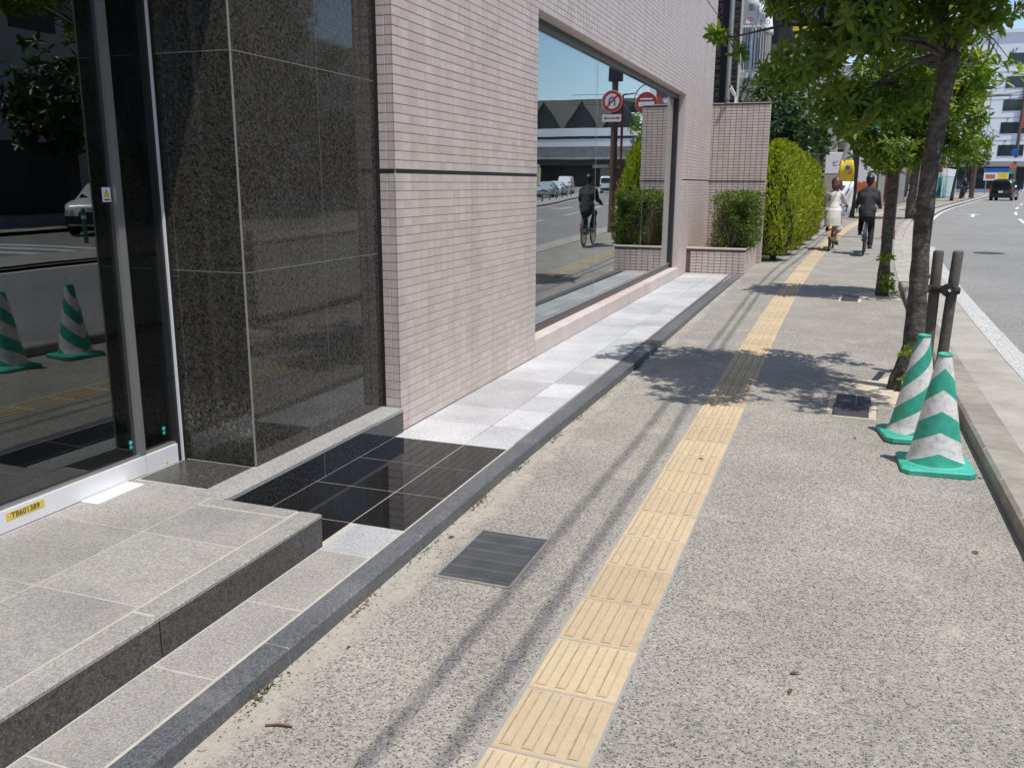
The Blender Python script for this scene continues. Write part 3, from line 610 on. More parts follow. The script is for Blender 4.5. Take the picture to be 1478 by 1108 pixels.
def near_things():
    cone('traffic_cone',(1.505,3.40,.0),R(3),(R(.5),R(-1)),R(-92),'green and white traffic cone in front with chevron stripes',.095,.075)
    cone('traffic_cone',(1.425,4.05,0),R(9),(R(-1),R(1.2)),R(-8),'green and white traffic cone behind the other with slanted stripes',.14,.165)
    # drain grate
    g=empty('drain_grate',(-.475,1.27,0),0,'rectangular slotted steel drain grate beside the black kerb','drain grate')
    f=MB()
    for a in ((-.175,.175,-.275,-.262),(-.175,.175,.262,.275),(-.175,-.162,-.262,.262),(.162,.175,-.262,.262)): f.box(*a,-.02,.006)
    f.build('frame',MT['ironl'],g); MB().box(-.162,.162,-.262,.262,-.03,.0008).build('pit',MT['black'],g)
    bar=MB().cbox(-.003,.003,-.262,.262,.0,.0052,.001).mesh('bar')
    for k in range(36): link('bar',bar,MT['grate'],g,(-.157+.00897*k,0,0))
    cross=MB().box(-.162,.162,-.007,.007,0,.0045).mesh('cross_bar')
    for k in range(6): link('cross_bar',cross,MT['grate'],g,(0,-.235+.094*k,0))
    # utility covers by the trees
    for loc,lab,sx in (((1.06,4.78,0),'black resin utility cover in the shade at the foot of the near tree',1.0),((1.1,11.45,gz(11.4)),'black utility cover beside the second street tree',.9)):
        u=empty('utility_cover',loc,R(-2),lab,'cover','covers at the foot of trees')
        MB().box(-.17*sx,.17*sx,-.36,.42,-.03,.004).build('surround',MT['sand'],u)
        MB().cbox(-.13*sx,.12*sx,-.32,.02,0,.016,.004).build('lid',MT['cover'],u); MB().cbox(-.12*sx,.02*sx,.03,.36,0,.014,.004).build('lid',MT['cover'],u); MB().cbox(.03*sx,.13*sx,.03,.32,0,.02,.004).build('lid',MT['cover'],u)
        mr=MB()
        for k in range(5): mr.cbox(-.11*sx,.10*sx,-.29+.06*k,-.27+.06*k,.015,.019,.001)
        mr.build('tread_ribs',MT['cover'],u)
    mh=empty('manhole_cover',SP(4.0,22.9,-.118),0,'round dark iron manhole cover in the near lane','manhole cover')
    MB().lathe([(.36,0),(.36,.004),(.34,.005)],n=28).build('ring',MT['cover'],mh); MB().lathe([(.325,0),(.325,.007)],n=28).build('lid',MT['cover'],mh)
    # tree pits
    for (x,y,lab) in ((1.45,5.45,'pale cement tree pit around the near trunk'),(1.55,11.9,'sandy tree pit around the second trunk')):
        mb=MB(); n=22; vs=[(x,y,gz(y)+.02)]
        for k in range(n):
            a=2*math.pi*k/n; r=random.uniform(.8,1.15); px=min(1.775,x+.42*r*math.cos(a)); py=y+.6*r*math.sin(a); vs.append((px,py,gz(y)+.0045))
        mb.add(vs,[(0,1+k,1+(k+1)%n) for k in range(n)]); tag(mb.build('tree_pit',MT['sand']),lab,kind='structure')
    # tree stakes: two weathered posts tied to the near tree
    t=empty('tree_stake',(1.73,6.15,0),0,'pair of weathered round stakes tied to the near tree','stake')
    for x,tx in ((-.06,.0),(.055,.035)):
        MB().tube([(x,0,-.2),(x+tx*.1,0,.1),(x+tx*.5,0,.6),(x+tx,0,1.08),(x+tx,0,1.1)],[.046,.045,.044,.043,.036],12,jit=.02).build('post',MT['wood'],t,True)
    MB().tube([(-.2,-.5,.79),(-.12,-.05,.78),(.03,-.06,.775),(.13,-.05,.77)],[.03,.032,.034,.03],8).build('tie_rail',MT['rubber'],t); MB().lathe([(.055,-.015),(.055,.015)],n=14,axis='y').build('tie_knot',MT['rubber'],t,loc=(.035,-.09,.775)); MB().lathe([(.011,-.01),(.011,.01)],n=10,axis='y').build('bolt',MT['white'],t,loc=(.045,-.11,.775))
    # overhead cables whose thin shadows run along the sidewalk
    for k,(x0,dx) in enumerate(((2.1,0),(2.26,.0))):
        pts=[]
        for y in frange(-30,118,4):
            ph=((y+30)%37)/37; pts.append((x0+sh(y)+.06*math.sin(y*.35+k), y, 6.9+gz(y)-.5*4*ph*(1-ph)*.6))
        tag(MB().tube(pts,.0135,6).build('overhead_cable',MT['rubber']),'black overhead cable along the street, '+('the one nearer the building' if k==0 else 'the one nearer the road'),'cable','cables above the sidewalk')
    # litter: fallen leaves, twig, weeds along the edging
    lf=MB().add([(-.03,0,.004),(-.01,.012,.012),(.03,0,.006),(-.01,-.012,.01)],[(0,1,2),(0,2,3)]).mesh('fallen_leaf')
    for k,(u,v,m,lab) in enumerate(((1148,972,'dry','dry brown leaf alone on the pavement at lower right'),(1140,998,'dry','smaller dry leaf just below the lone brown leaf'),(1407,797,'leafy','yellow leaf on the pavement in front of the road kerb'),
        (1012,665,'dry','dark curled leaf on the yellow tactile strip'),(700,716,'dry','brown leaf on the cement margin behind the drain grate'),(652,775,'dry','brown leaf at the top left corner of the drain grate'),
        (1233,632,'leafy','pale leaf on the pavement near the utility cover'),(1280,493,'leafy','yellow leaf left of the near trunk'),(1025,461,'leafy','yellow green leaf beside the black kerb far along'),
        (1406,655,'leafy','green leaf in the gap between cone and kerb'),(1415,690,'dry','dry leaf at the corner of the front cone'),(503,934,'dry','small brown leaf on the cement margin beside the lower step'))):
        d=ray(u,v); p=CAM+d*((.003-CAM.z)/d.z); me=lf.copy(); me.materials.append(MT[m])
        o=link('fallen_leaf',me,None,None,(p.x,p.y,.013 if abs(p.x-.15)<.16 else .002),(random.uniform(-.2,.2),random.uniform(-.2,.2),random.uniform(0,6))); o.scale=(random.uniform(.5,.8),)*3
        tag(o,lab,'leaf','fallen leaves on the pavement')
    tw=MB().tube([(0,0,.005),(.04,.004,.008),(.085,0,.006)],.004,5).build('fallen_twig',MT['dry']); d=ray(383,1048); p=CAM+d*(-CAM.z/d.z); tw.location=(p.x,p.y,0); tw.rotation_euler=(0,0,R(15)); tag(tw,'small dry twig on the cement margin by the black kerb','twig')
near_things()

# ================================================================== PLANTS
def leaf_mesh(name, P, Dr, Up, L, Wd, rnd, droop=.15):
    n=len(P); Dr=Dr/np.linalg.norm(Dr,axis=1,keepdims=True); S=np.cross(Dr,Up); S/=np.maximum(np.linalg.norm(S,axis=1,keepdims=True),1e-6); Nn=np.cross(S,Dr)
    L=L[:,None]; Wd=Wd[:,None]
    V=np.stack([P, P+Dr*L*.35+S*Wd*.42+Nn*Wd*.12, P+Dr*L*.72+S*Wd*.44+Nn*(Wd*.1-L*droop*.4), P+Dr*L-Nn*L*droop, P+Dr*L*.72-S*Wd*.44+Nn*(Wd*.1-L*droop*.4), P+Dr*L*.35-S*Wd*.42+Nn*Wd*.12],1).reshape(-1,3)
    F=np.array([(0,1,2,3),(0,3,4,5)]); F=(F[None]+6*np.arange(n)[:,None,None]).reshape(-1,4)
    me=bpy.data.meshes.new(name); me.vertices.add(len(V)); me.vertices.foreach_set('co',V.ravel().astype(np.float32))
    me.loops.add(F.size); me.loops.foreach_set('vertex_index',F.ravel().astype(np.int32)); me.polygons.add(len(F))
    me.polygons.foreach_set('loop_start',np.arange(0,F.size,4,dtype=np.int32)); me.polygons.foreach_set('loop_total',np.full(len(F),4,dtype=np.int32))
    a=me.attributes.new('rnd','FLOAT','POINT'); a.data.foreach_set('value',np.repeat(rnd,6).astype(np.float32))
    me.update(); me.validate(); return me
def unit(v): return v/np.maximum(np.linalg.norm(v,axis=-1,keepdims=True),1e-9)
def rosettes(blobs, n, nl, L, W, spread=.9, gap=.0, up=.35):
    # whorls of leaves at twig ends, most of them near the surface of a set of ellipsoid clumps
    B=np.array([b[:3] for b in blobs]); Rr=np.array([b[3:6] for b in blobs]); vol=Rr.prod(1)**.75; k=rng.choice(len(B),n,p=vol/vol.sum())
    d=unit(rng.normal(size=(n,3))); rad=rng.random(n)**.42; C=B[k]+d*Rr[k]*rad[:,None]
    if gap>0:
        cell=np.floor(C/.38).astype(int); h=(np.sin(cell@np.array([12.9,78.2,37.7]))*43758.5)%1; C=C[h>gap]; k=k[h>gap]; d=d[h>gap]
    n=len(C); ax=unit(d*.6+np.array([0,0,up])+rng.normal(size=(n,3))*.35)
    a=np.cross(ax,rng.normal(size=(n,3))); a=unit(a); b=np.cross(ax,a)
    P=[];D=[];U=[]; 
    for j in range(nl):
        th=2*math.pi*(j/nl)+rng.random(n)*.9; el=rng.uniform(-.25,1.1,n)*spread
        rd=a*np.cos(th)[:,None]+b*np.sin(th)[:,None]; dr=rd*np.cos(el)[:,None]+ax*np.sin(el)[:,None]
        P.append(C-ax*rng.uniform(0,.04,n)[:,None]); D.append(dr); U.append(ax)
    P=np.concatenate(P);D=np.concatenate(D);U=np.concatenate(U); m=len(P)
    base=np.tile(rng.random(n)*.5,nl); rnd=np.clip(base+rng.random(m)*.5+(rng.random(m)>.97)*.5,0,1)
    return P,D,U,L*rng.uniform(.7,1.15,m),W*rng.uniform(.75,1.15,m),rnd,C
def tree(name, base, trunk, tr, blobs, n, nl, L, W, mat, label, group='street trees along the kerb', gap=.12, limbs=None, twigs=60, singles=0, stems=True):
    t=empty(name,base,0,label,'tree',group); B=Vector(base)
    T=[Vector(p)-B for p in trunk]
    pts=[];rd=[]
    for i in range(len(T)-1):
        for k in range(4): f=k/4; pts.append(T[i].lerp(T[i+1],f)+Vector((random.uniform(-1,1),random.uniform(-1,1),0))*tr[i]*.05); rd.append((tr[i]+(tr[i+1]-tr[i])*f)*random.uniform(.95,1.06))
    pts.append(T[-1]); rd.append(tr[-1])
    tk=MB().tube(pts,rd,18,jit=.05)
    for i in range(3,len(pts)-3,5):
        a=random.uniform(0,6.28); tk.ball(pts[i]+Vector((math.cos(a),math.sin(a),0))*rd[i]*.8,rd[i]*.42,8,6,sc3=(1,1,.8))
    tk.build('trunk',MT['bark'],t,True)
    lb=[]
    for bl in (limbs if limbs is not None else [Vector(b[:3]) for b in blobs]):
        e=Vector(bl)-B; s=T[-1]; a=s.lerp(e,.35)+Vector((0,0,.1*(e-s).length)); b2=s.lerp(e,.7)+Vector((random.uniform(-.06,.06),random.uniform(-.06,.06),.08*(e-s).length))
        r=tr[-1]*.42; MB().tube([s-Vector((0,0,.06)),s.lerp(a,.5),a,b2,e],[r,r*.8,r*.62,r*.42,r*.16],7,jit=.04).build('branch',MT['bark'],t,True); lb.append((a,b2,e))
    P,D,U,Ls,Ws,rn,C=rosettes(blobs,n,nl,L,W,gap=gap)
    Bn=np.array(B)
    mb=MB(); 
    for i in rng.choice(len(C),min(twigs,len(C)),replace=False):
        c=Vector(C[i])-B; best=min((q for l in lb for q in l),key=lambda q:(q-c).length); m=best.lerp(c,.55)+Vector((0,0,.04)); mb.tube([best,m,c],[tr[-1]*.12,tr[-1]*.08,tr[-1]*.05],4,cap=False)
    if twigs: mb.build('twigs',MT['bark'],t)['kind']='stuff'
    keep=np.ones(len(P),bool)
    if singles:
        dist=np.linalg.norm(P-np.array(CAM),axis=1); vis=[]
        for i in np.argsort(dist):
            v=Vector(P[i])-CAM; zc=v.dot(_f); px=IW/2+FPX*v.dot(RT)/zc; py=IH/2+FPX*v.dot(DN)/zc
            if 0<px<IW and 0<py<IH: vis.append(i)
            if len(vis)>=singles: break
        protos=[]
        for s_ in range(6):
            me=leaf_mesh('leaf',np.zeros((1,3)),np.array([[0,1.,0]]),np.array([[0,0,1.]]),np.array([L]),np.array([W]),np.array([s_/7+.1]),.1+.04*s_); me.materials.append(mat); protos.append(me)
        for i in vis:
            keep[i]=False; dr=Vector(D[i]).normalized(); up=Vector(U[i]); sd=dr.cross(up).normalized(); nn=sd.cross(dr)
            o=link('leaf',protos[int(rn[i]*5.99)],None,t); M=Matrix((sd,dr,nn)).transposed().to_4x4(); M.translation=Vector(P[i])-B; o.matrix_local=Matrix(M)@Matrix.Scale(Ls[i]/L,4)
    me=leaf_mesh('crown',P[keep]-Bn,D[keep],U[keep],Ls[keep],Ws[keep],rn[keep]); o=link('crown',me,mat,t); o['kind']='stuff'
    return t
def A(u,v,Y): return tuple(at(u,v,Y))
def blob(u,v,Y,rx,ry,rz): p=at(u,v,Y); return (p.x,p.y,p.z,rx,ry,rz)
def plants():
    Y=5.5
    tr1=[(1.44,5.45,-.1),A(1298,566,Y),A(1318,500,Y),A(1325,420,Y),A(1331,330,Y),A(1345,230,Y),A(1360,140,Y),A(1374,75,Y)]
    bl=[blob(1235,40,5.2,.42,.6,.32),blob(1340,-10,5.3,.5,.6,.4),blob(1150,95,5.2,.3,.45,.17),blob(1230,150,5.7,.4,.5,.22),blob(1110,120,5.3,.18,.3,.1),blob(1310,130,6.1,.35,.45,.25),
        blob(1430,-20,5.2,.4,.6,.28),blob(1430,110,6.3,.24,.35,.2),blob(1030,50,5.15,.09,.12,.05),blob(1060,70,5.15,.09,.12,.06),blob(1290,-130,5.3,.9,.9,.6),blob(1180,-40,5.0,.5,.5,.3),(2.05,4.35,3.5,.5,.6,.35),(1.35,4.2,3.7,.6,.55,.3),(1.6,5.0,4.1,.8,.8,.4)]
    tree('street_tree',(1.44,5.45,0),tr1,[.135,.11,.078,.07,.066,.063,.06,.064],bl,3300,7,.104,.034,MT['leaf'],'large leaning street tree with broad glossy leaves right behind the cones',singles=300,twigs=320,gap=.24,
         limbs=[A(1250,60,5.2),A(1150,95,5.2),A(1030,60,5.15),A(1340,-60,5.3),A(1450,-10,5.2),A(1230,150,5.7),A(1290,-130,5.3)])
    for (u,v,n) in ((1306,505,14),(1302,545,10)):
        P,D,U,L,W,r,C=rosettes([blob(u,v,5.4,.05,.05,.05)],4,6,.06,.028); me=leaf_mesh('trunk_sprout',P,D,U,L,W,np.clip(r+.35,0,.93)); o=link('trunk_sprout',me,MT['leaf']); tr=[x for x in bpy.data.objects if x.name=='street_tree'][0]; o.parent=tr; o.location=(-1.44,-5.45,0)
    g=gz(11.9); Y=11.9
    tr2=[(1.53,11.9,g-.1),A(1272,432,Y),A(1277,380,Y),A(1283,320,Y),A(1290,250,Y),A(1296,190,Y),A(1300,140,Y)]
    bl=[blob(1235,195,11.4,.3,.5,.22),blob(1290,215,11.6,.6,.7,.35),blob(1370,205,11.8,.5,.6,.35),blob(1335,150,11.8,.75,.8,.5),blob(1260,130,11.5,.55,.7,.45),blob(1400,170,11.2,.25,.3,.16),blob(1380,120,12,.5,.5,.4),blob(1330,60,11.7,.9,.8,.6)]
    t2=tree('street_tree',(1.53,11.9,g),tr2,[.12,.1,.078,.073,.07,.066,.064],bl,2500,7,.11,.038,MT['leaf'],'second street tree with lichen-spotted trunk and leafy shoots at its foot',twigs=120,gap=.2)
    for (u,v,r_) in ((1280,372,.12),(1279,400,.16),(1282,415,.12)):
        P,D,U,L,W,r,C=rosettes([blob(u,v,11.75,r_,r_,r_*.6)],12,6,.075,.035); me=leaf_mesh('trunk_shoot',P-np.array((1.53,11.9,g)),D,U,L,W,np.clip(r+.4,0,.94)); link('trunk_shoot',me,MT['leaf'],t2)
    Y=40; g=gz(Y); b0=A(1312,318,Y); B0=(b0[0],Y,g)
    tree('street_tree',B0,[B0,A(1316,285,Y),A(1322,245,Y),A(1328,215,Y)],[.2,.17,.14,.13],[blob(1300,205,Y,1.3,1.3,.9),blob(1340,215,Y,1.1,1.2,.8),blob(1275,215,Y,1.2,1.2,.7),blob(1250,195,Y,1.0,1.2,.7),blob(1320,175,Y,1.6,1.4,1)],650,7,.22,.1,MT['leaf'],'street tree with small stake far along the sidewalk behind the red pole',twigs=30,gap=.2)
    st=empty('tree_stake',(B0[0]+.5,Y,g),0,'low timber stake frame beside the third street tree','stake'); MB().tube([(0,0,-.1),(-.03,0,1.2)],.05,8).build('post',MT['wood'],st); MB().tube([(-.2,0,-.1),(-.15,0,1.1)],.05,8).build('post',MT['wood'],st); MB().tube([(-.4,0,.9),(.1,0,.9)],.04,6).build('rail',MT['wood'],st)
    for (u,v,Y,sc_,lab) in ((1373,290,76,1.0,'young pale green street tree far away left of the brown lamp pole'),(1386,287,86,.8,'small young street tree next to the distant cyclist')):
        b0=at(u,v,Y); B0=(b0.x,Y,gz(Y)); x,y,z=B0
        tree('street_tree',B0,[B0,(x+.1,y,z+1.6),(x+.3*sc_,y,z+3.0)],[.14,.1,.07],[(x+.9*sc_,y,z+3.9*sc_,1.5*sc_,1.5*sc_,1.0*sc_),(x+.2,y,z+4.6*sc_,1.2*sc_,1.2*sc_,.9*sc_),(x+1.6*sc_,y,z+4.6*sc_,1.1*sc_,1.1*sc_,.9*sc_),(x+.9*sc_,y,z+5.6*sc_,1.1*sc_,1.1*sc_,.7*sc_)],230,6,.3,.13,MT['leafy'],lab,twigs=20,gap=.25)
    # dense dark trees behind the hedge
    for (x,y,h,r_,m,lab) in ((-1.1,23.5,4.6,1.5,'leafd','dark dense garden tree behind the conifer hedge'),(-1.5,31.2,5.2,1.35,'leafd','dark evergreen tree farther back beyond the conifer hedge'),(-2.6,26.5,5.6,1.6,'leaf','mid green bushy tree below the balcony')):
        g=gz(y); tree('garden_tree',(x,y,g),[(x,y,g-.1),(x+.1,y,g+1.2),(x+.05,y,g+2.2)],[.16,.12,.1],[(x,y,g+h*.72,r_,r_,h*.28),(x-.7,y-.3,g+h*.6,r_*.8,r_,h*.2),(x+.7,y-.2,g+h*.62,r_*.8,r_,h*.2)],900,7,.17,.075,MT[m],lab,'trees behind the hedge',.15,twigs=30)
    # conifers
    for k,(u,y,h,r_) in enumerate(((-.62,17.45,2.32,.55),(-.62,19.0,2.3,.62),(-.62,20.7,2.22,.6),(-.62,22.4,2.2,.62),(-.62,24.3,2.1,.6))):
        x=SP(u,y)[0]; g=gz(y); n=7500
        zz=rng.random(n)**.85; pr=np.sin(np.pi*np.clip(.12+zz*.86,0,1))**.55*(1-.18*zz); th=rng.random(n)*2*np.pi
        lump=1+.13*np.sin(th*5+zz*9+k)+.12*np.sin(th*9-zz*17)+.08*np.sin(th*15+zz*31+k); rr=r_*pr*lump*(.72+.3*rng.random(n)+.16*(rng.random(n)>.9)*rng.random(n))
        P=np.stack([x+rr*np.cos(th)*.92,y+rr*np.sin(th)*1.35,g+.12+zz*h],1); D=np.stack([np.cos(th)*.5,np.sin(th)*.5,np.ones(n)],1)+rng.normal(size=(n,3))*.35; U=np.stack([np.cos(th),np.sin(th),np.zeros(n)],1)+rng.normal(size=(n,3))*.6
        rnd=np.clip(.15+.5*rng.random(n)+.35*np.sin(th*7+zz*13)*.5+.2*zz,0,1)
        names=['conifer nearest the tiled wall','second conifer from the tiled wall','middle conifer of the hedge row','fourth conifer from the tiled wall','farthest conifer of the hedge row']
        c=empty('conifer_shrub',(x,y,g),0,'bright yellow green clipped '+names[k],'shrub','conifers in the hedge row')
        me=leaf_mesh('foliage',P-np.array((x,y,g)),D,U,rng.uniform(.05,.11,n),rng.uniform(.025,.042,n),rnd,.05); link('foliage',me,MT['conif'],c)['kind']='stuff'
        MB().tube([(0,0,-.1),(0,0,.6),(.03,0,h*.7)],[.07,.06,.03],8).build('stem',MT['bark'],c)
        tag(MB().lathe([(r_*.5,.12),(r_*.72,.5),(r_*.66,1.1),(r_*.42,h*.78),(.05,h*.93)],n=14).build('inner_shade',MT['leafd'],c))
    # clipped hedge in the planter
    c=empty('clipped_hedge',(-.95,15.2,.42),0,'dense clipped green hedge growing out of the tiled planter','hedge'); n=9000
    x0,x1,y0,y1,z0,z1=-1.28,-.60,14.15,16.3,.5,1.44
    f=rng.random(n); s_=rng.random((n,3)); P=np.stack([x0+(x1-x0)*s_[:,0],y0+(y1-y0)*s_[:,1],z0+(z1-z0)*s_[:,2]],1); N=np.zeros((n,3))
    for lo,hi,ax_,val,nv in ((0,.34,1,y0,(0,-1,0)),(.34,.6,0,x1,(1,0,0)),(.6,.85,2,z1,(0,0,1)),(.85,1,0,x0,(-1,0,0))):
        m=(f>=lo)&(f<hi); dp=rng.random(m.sum())**2*.16; P[m,ax_]=val-np.array(nv)[ax_]*dp; N[m]=nv
    P+=np.stack([.05*np.sin(P[:,1]*9+P[:,2]*7),.06*np.sin(P[:,0]*11+P[:,2]*8),.05*np.sin(P[:,0]*10+P[:,1]*8)+(rng.random(n)>.93)*rng.random(n)*.08],1)
    bare=(P[:,0]<-1.0)&(P[:,1]<14.5)&(rng.random(n)<np.clip((-.98-P[:,0])/.25,0,.85)); P=P[~bare]; N=N[~bare]; n=len(P)
    D=N*.7+rng.normal(size=(n,3))*.6+np.array([0,0,.25]); U=N+rng.normal(size=(n,3))*.5
    me=leaf_mesh('foliage',P-np.array((-.95,15.2,.42)),D,U,rng.uniform(.035,.06,n),rng.uniform(.02,.032,n),np.clip(rng.random(n)*.8+.15*(P[:,2]>1.3),0,1),.1); link('foliage',me,MT['box'],c)['kind']='stuff'
    mb=MB()
    for k in range(170):
        a=Vector((random.uniform(-.33,.1),random.uniform(-1.05,-.3),random.uniform(0,.3))); b_=a+Vector((random.uniform(-.2,.12),random.uniform(-.25,.1),random.uniform(.3,.75))); b_.x=max(b_.x,-.36); b_.y=max(b_.y,-1.06); b_.z=min(b_.z,1.0); mb.tube([a,a.lerp(b_,.5)+Vector((.02,0,.02)),b_],[.006,.004,.002],4,cap=False)
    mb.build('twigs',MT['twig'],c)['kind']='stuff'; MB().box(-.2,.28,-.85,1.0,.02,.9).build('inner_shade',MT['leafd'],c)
    # grit and sand swept against the kerb
    n=1500; yy=rng.uniform(-2,9,n); q=np.array([-.81+sh(y)*.75+max(0,min(1,(y-2.5)/3))*.045 for y in yy]); P=np.stack([q+np.abs(rng.normal(size=n))*.05,yy,np.full(n,.001)],1)
    me=leaf_mesh('edge_grit',P,rng.normal(size=(n,3))*np.array([1,1,.15]),np.tile(np.array([[0,0,1.]]),(n,1)),rng.uniform(.004,.014,n),rng.uniform(.004,.009,n),rng.random(n)); tag(link('edge_grit',me,MT['grit']),'brown grit and leaf crumbs along the foot of the black kerb','grit',kind='stuff')
    # weeds
    n=300; yy=rng.uniform(-1.5,7,n); yy=np.round(yy*1.6)/1.6+rng.normal(size=n)*.07; P=np.stack([-.808+np.array([sh(y)*.75+max(0,min(1,(y-2.5)/3))*.045 for y in yy])+np.abs(rng.normal(size=n))*.012,yy,np.zeros(n)],1)
    D=np.stack([rng.normal(size=n)*.6+.3,rng.normal(size=n)*.6,np.ones(n)*.6],1); me=leaf_mesh('edge_weeds',P,D,np.tile(np.array([[0,0,1.]]),(n,1))+rng.normal(size=(n,3))*.3,rng.uniform(.012,.035,n),rng.uniform(.004,.009,n),rng.random(n)); tag(link('edge_weeds',me,MT['weed']),'tiny weeds sprouting along the foot of the black kerb','weeds',kind='stuff')
plants()

# ================================================================== BICYCLES AND PEOPLE
def remesh(o, vox, smooth=6):
    m=o.modifiers.new('fuse','REMESH'); m.mode='VOXEL'; m.voxel_size=vox; m.use_smooth_shade=True
    s=o.modifiers.new('soften','SMOOTH'); s.factor=.5; s.iterations=smooth
    return o
def limb(mb, pts, rad, n=10):
    mb.tube(pts,rad,n)
    for p,r in zip(pts,rad): mb.ball(p,r*.98,n,6)
def bicycle(loc, rz, label, frame_mat, wr, basket=False, gold=False):
    b=empty('bicycle',loc,rz,label,'bicycle','bicycles ridden along the sidewalk'); rw,fw=(0,-.52,wr),(0,.56,wr)
    F=MB(); bb=(0,-.06,.29); st=(0,-.2,.76); hd=(0,.4,.86); hb=(0,.44,.68)
    for p,q,r in ((bb,st,.018),(st,hd,.019),(bb,hb,.021),(hd,hb,.02)): F.tube([p,q],r,8)
    for s in (-1,1):
        F.tube([(s*.02,-.06,.29),(s*.055,-.52,wr)],.011,6); F.tube([(s*.02,-.19,.72),(s*.055,-.52,wr)],.009,6); F.tube([hb,(s*.05,.47,.6),(s*.05,.56,wr)],.012,6)
    F.build('frame',frame_mat,b,True)
    tor=[(wr-.02+.02*math.cos(a),.02*math.sin(a)) for a in [2*math.pi*i/8 for i in range(9)]]
    for c in (rw,fw):
        w=empty('wheel',c); w.parent=b
        MB().lathe(tor,n=36,axis='x').build('tyre',MT['rubber'],w,True); MB().lathe([(wr-.055,-.012),(wr-.038,-.012),(wr-.038,.012),(wr-.055,.012),(wr-.055,-.012)],n=36,axis='x').build('rim',MT['bgold'] if gold else MT['chrome'],w)
        sp=MB()
        for k in range(18):
            a=2*math.pi*k/18; sp.tube([(.02*(-1)**k,.02*math.cos(a),.02*math.sin(a)),(0,(wr-.05)*math.cos(a+.2),(wr-.05)*math.sin(a+.2))],.0018,4,cap=False)
        sp.build('spokes',MT['chrome'],w); MB().lathe([(.022,-.045),(.022,.045)],n=10,axis='x').build('hub',MT['bgold'] if gold else MT['black'],w)
        pts=[(0,c[1]+(wr+.025)*math.cos(a),c[2]+(wr+.025)*math.sin(a)) for a in [R(20)+R(150)*i/12 for i in range(13)]]; m=MB()
        for p,q in zip(pts,pts[1:]): m.add([(-.028,p[1],p[2]),(.028,p[1],p[2]),(.028,q[1],q[2]),(-.028,q[1],q[2])],[(0,1,2,3)])
        m.build('mudguard',MT['bgold'] if gold else MT['black'],b)
    MB().tube([st,(0,-.235,.88)],.014,8).build('seat_post',MT['chrome'],b)
    MB().add([(-.085,-.38,.905),(.085,-.38,.905),(.05,-.22,.91),(.02,-.1,.9),(-.02,-.1,.9),(-.05,-.22,.91),(-.08,-.37,.95),(.08,-.37,.95),(.045,-.22,.94),(.015,-.11,.925),(-.015,-.11,.925),(-.045,-.22,.94)],
        [(0,1,2,3,4,5),(11,10,9,8,7,6),(0,6,7,1),(1,7,8,2),(2,8,9,3),(3,9,10,4),(4,10,11,5),(5,11,6,0)]).build('saddle',MT['black'],b)
    MB().tube([hd,(0,.38,1.0)],.014,8).tube([(-.29,.27,1.04),(-.2,.36,1.03),(0,.4,1.0),(.2,.36,1.03),(.29,.27,1.04)],.012,8).build('handlebar',MT['chrome'],b)
    for s in (-1,1): MB().tube([(s*.29,.27,1.04),(s*.22,.34,1.033)],.017,8).build('grip',MT['black'],b)
    MB().lathe([(.085,.03),(.085,.036)],bb,18,axis='x').build('chain_ring',MT['chrome'],b); MB().tube([(.045,-.06,.36),(.045,-.5,wr+.04)],.02,6).build('chain_guard',MT['black'],b)
    for s,dz in ((1,-.16),(-1,.16)):
        m=MB().tube([(s*.05,-.06,.29),(s*.07,-.06,.29+dz)],.009,6); m.box(s*.075-(.0 if s>0 else .09),s*.075+(.09 if s>0 else 0),-.1,-.02,.28+dz,.30+dz); m.build('crank',MT['black'],b)
    MB().box(-.05,.05,-.9+.02 if False else -.56-wr+.02,-.55-wr+.05,wr+.2,wr+.25).build('reflector',MT['rlamp'],b,loc=(0,.07,0))
    if basket:
        m=MB(); 
        for z in (.86,.93,1.0,1.07): m.tube([(-.16,.5,z),(.16,.5,z),(.18,.76,z),(-.18,.76,z),(-.16,.5,z)],.004,4,cap=False)
        for x in (-.16,-.08,0,.08,.16): m.tube([(x,.5,1.07),(x,.5,.86),(x,.74,.86),(x*1.1,.76,1.07)],.004,4,cap=False)
        m.build('basket',MT['grey'],b)
    return b
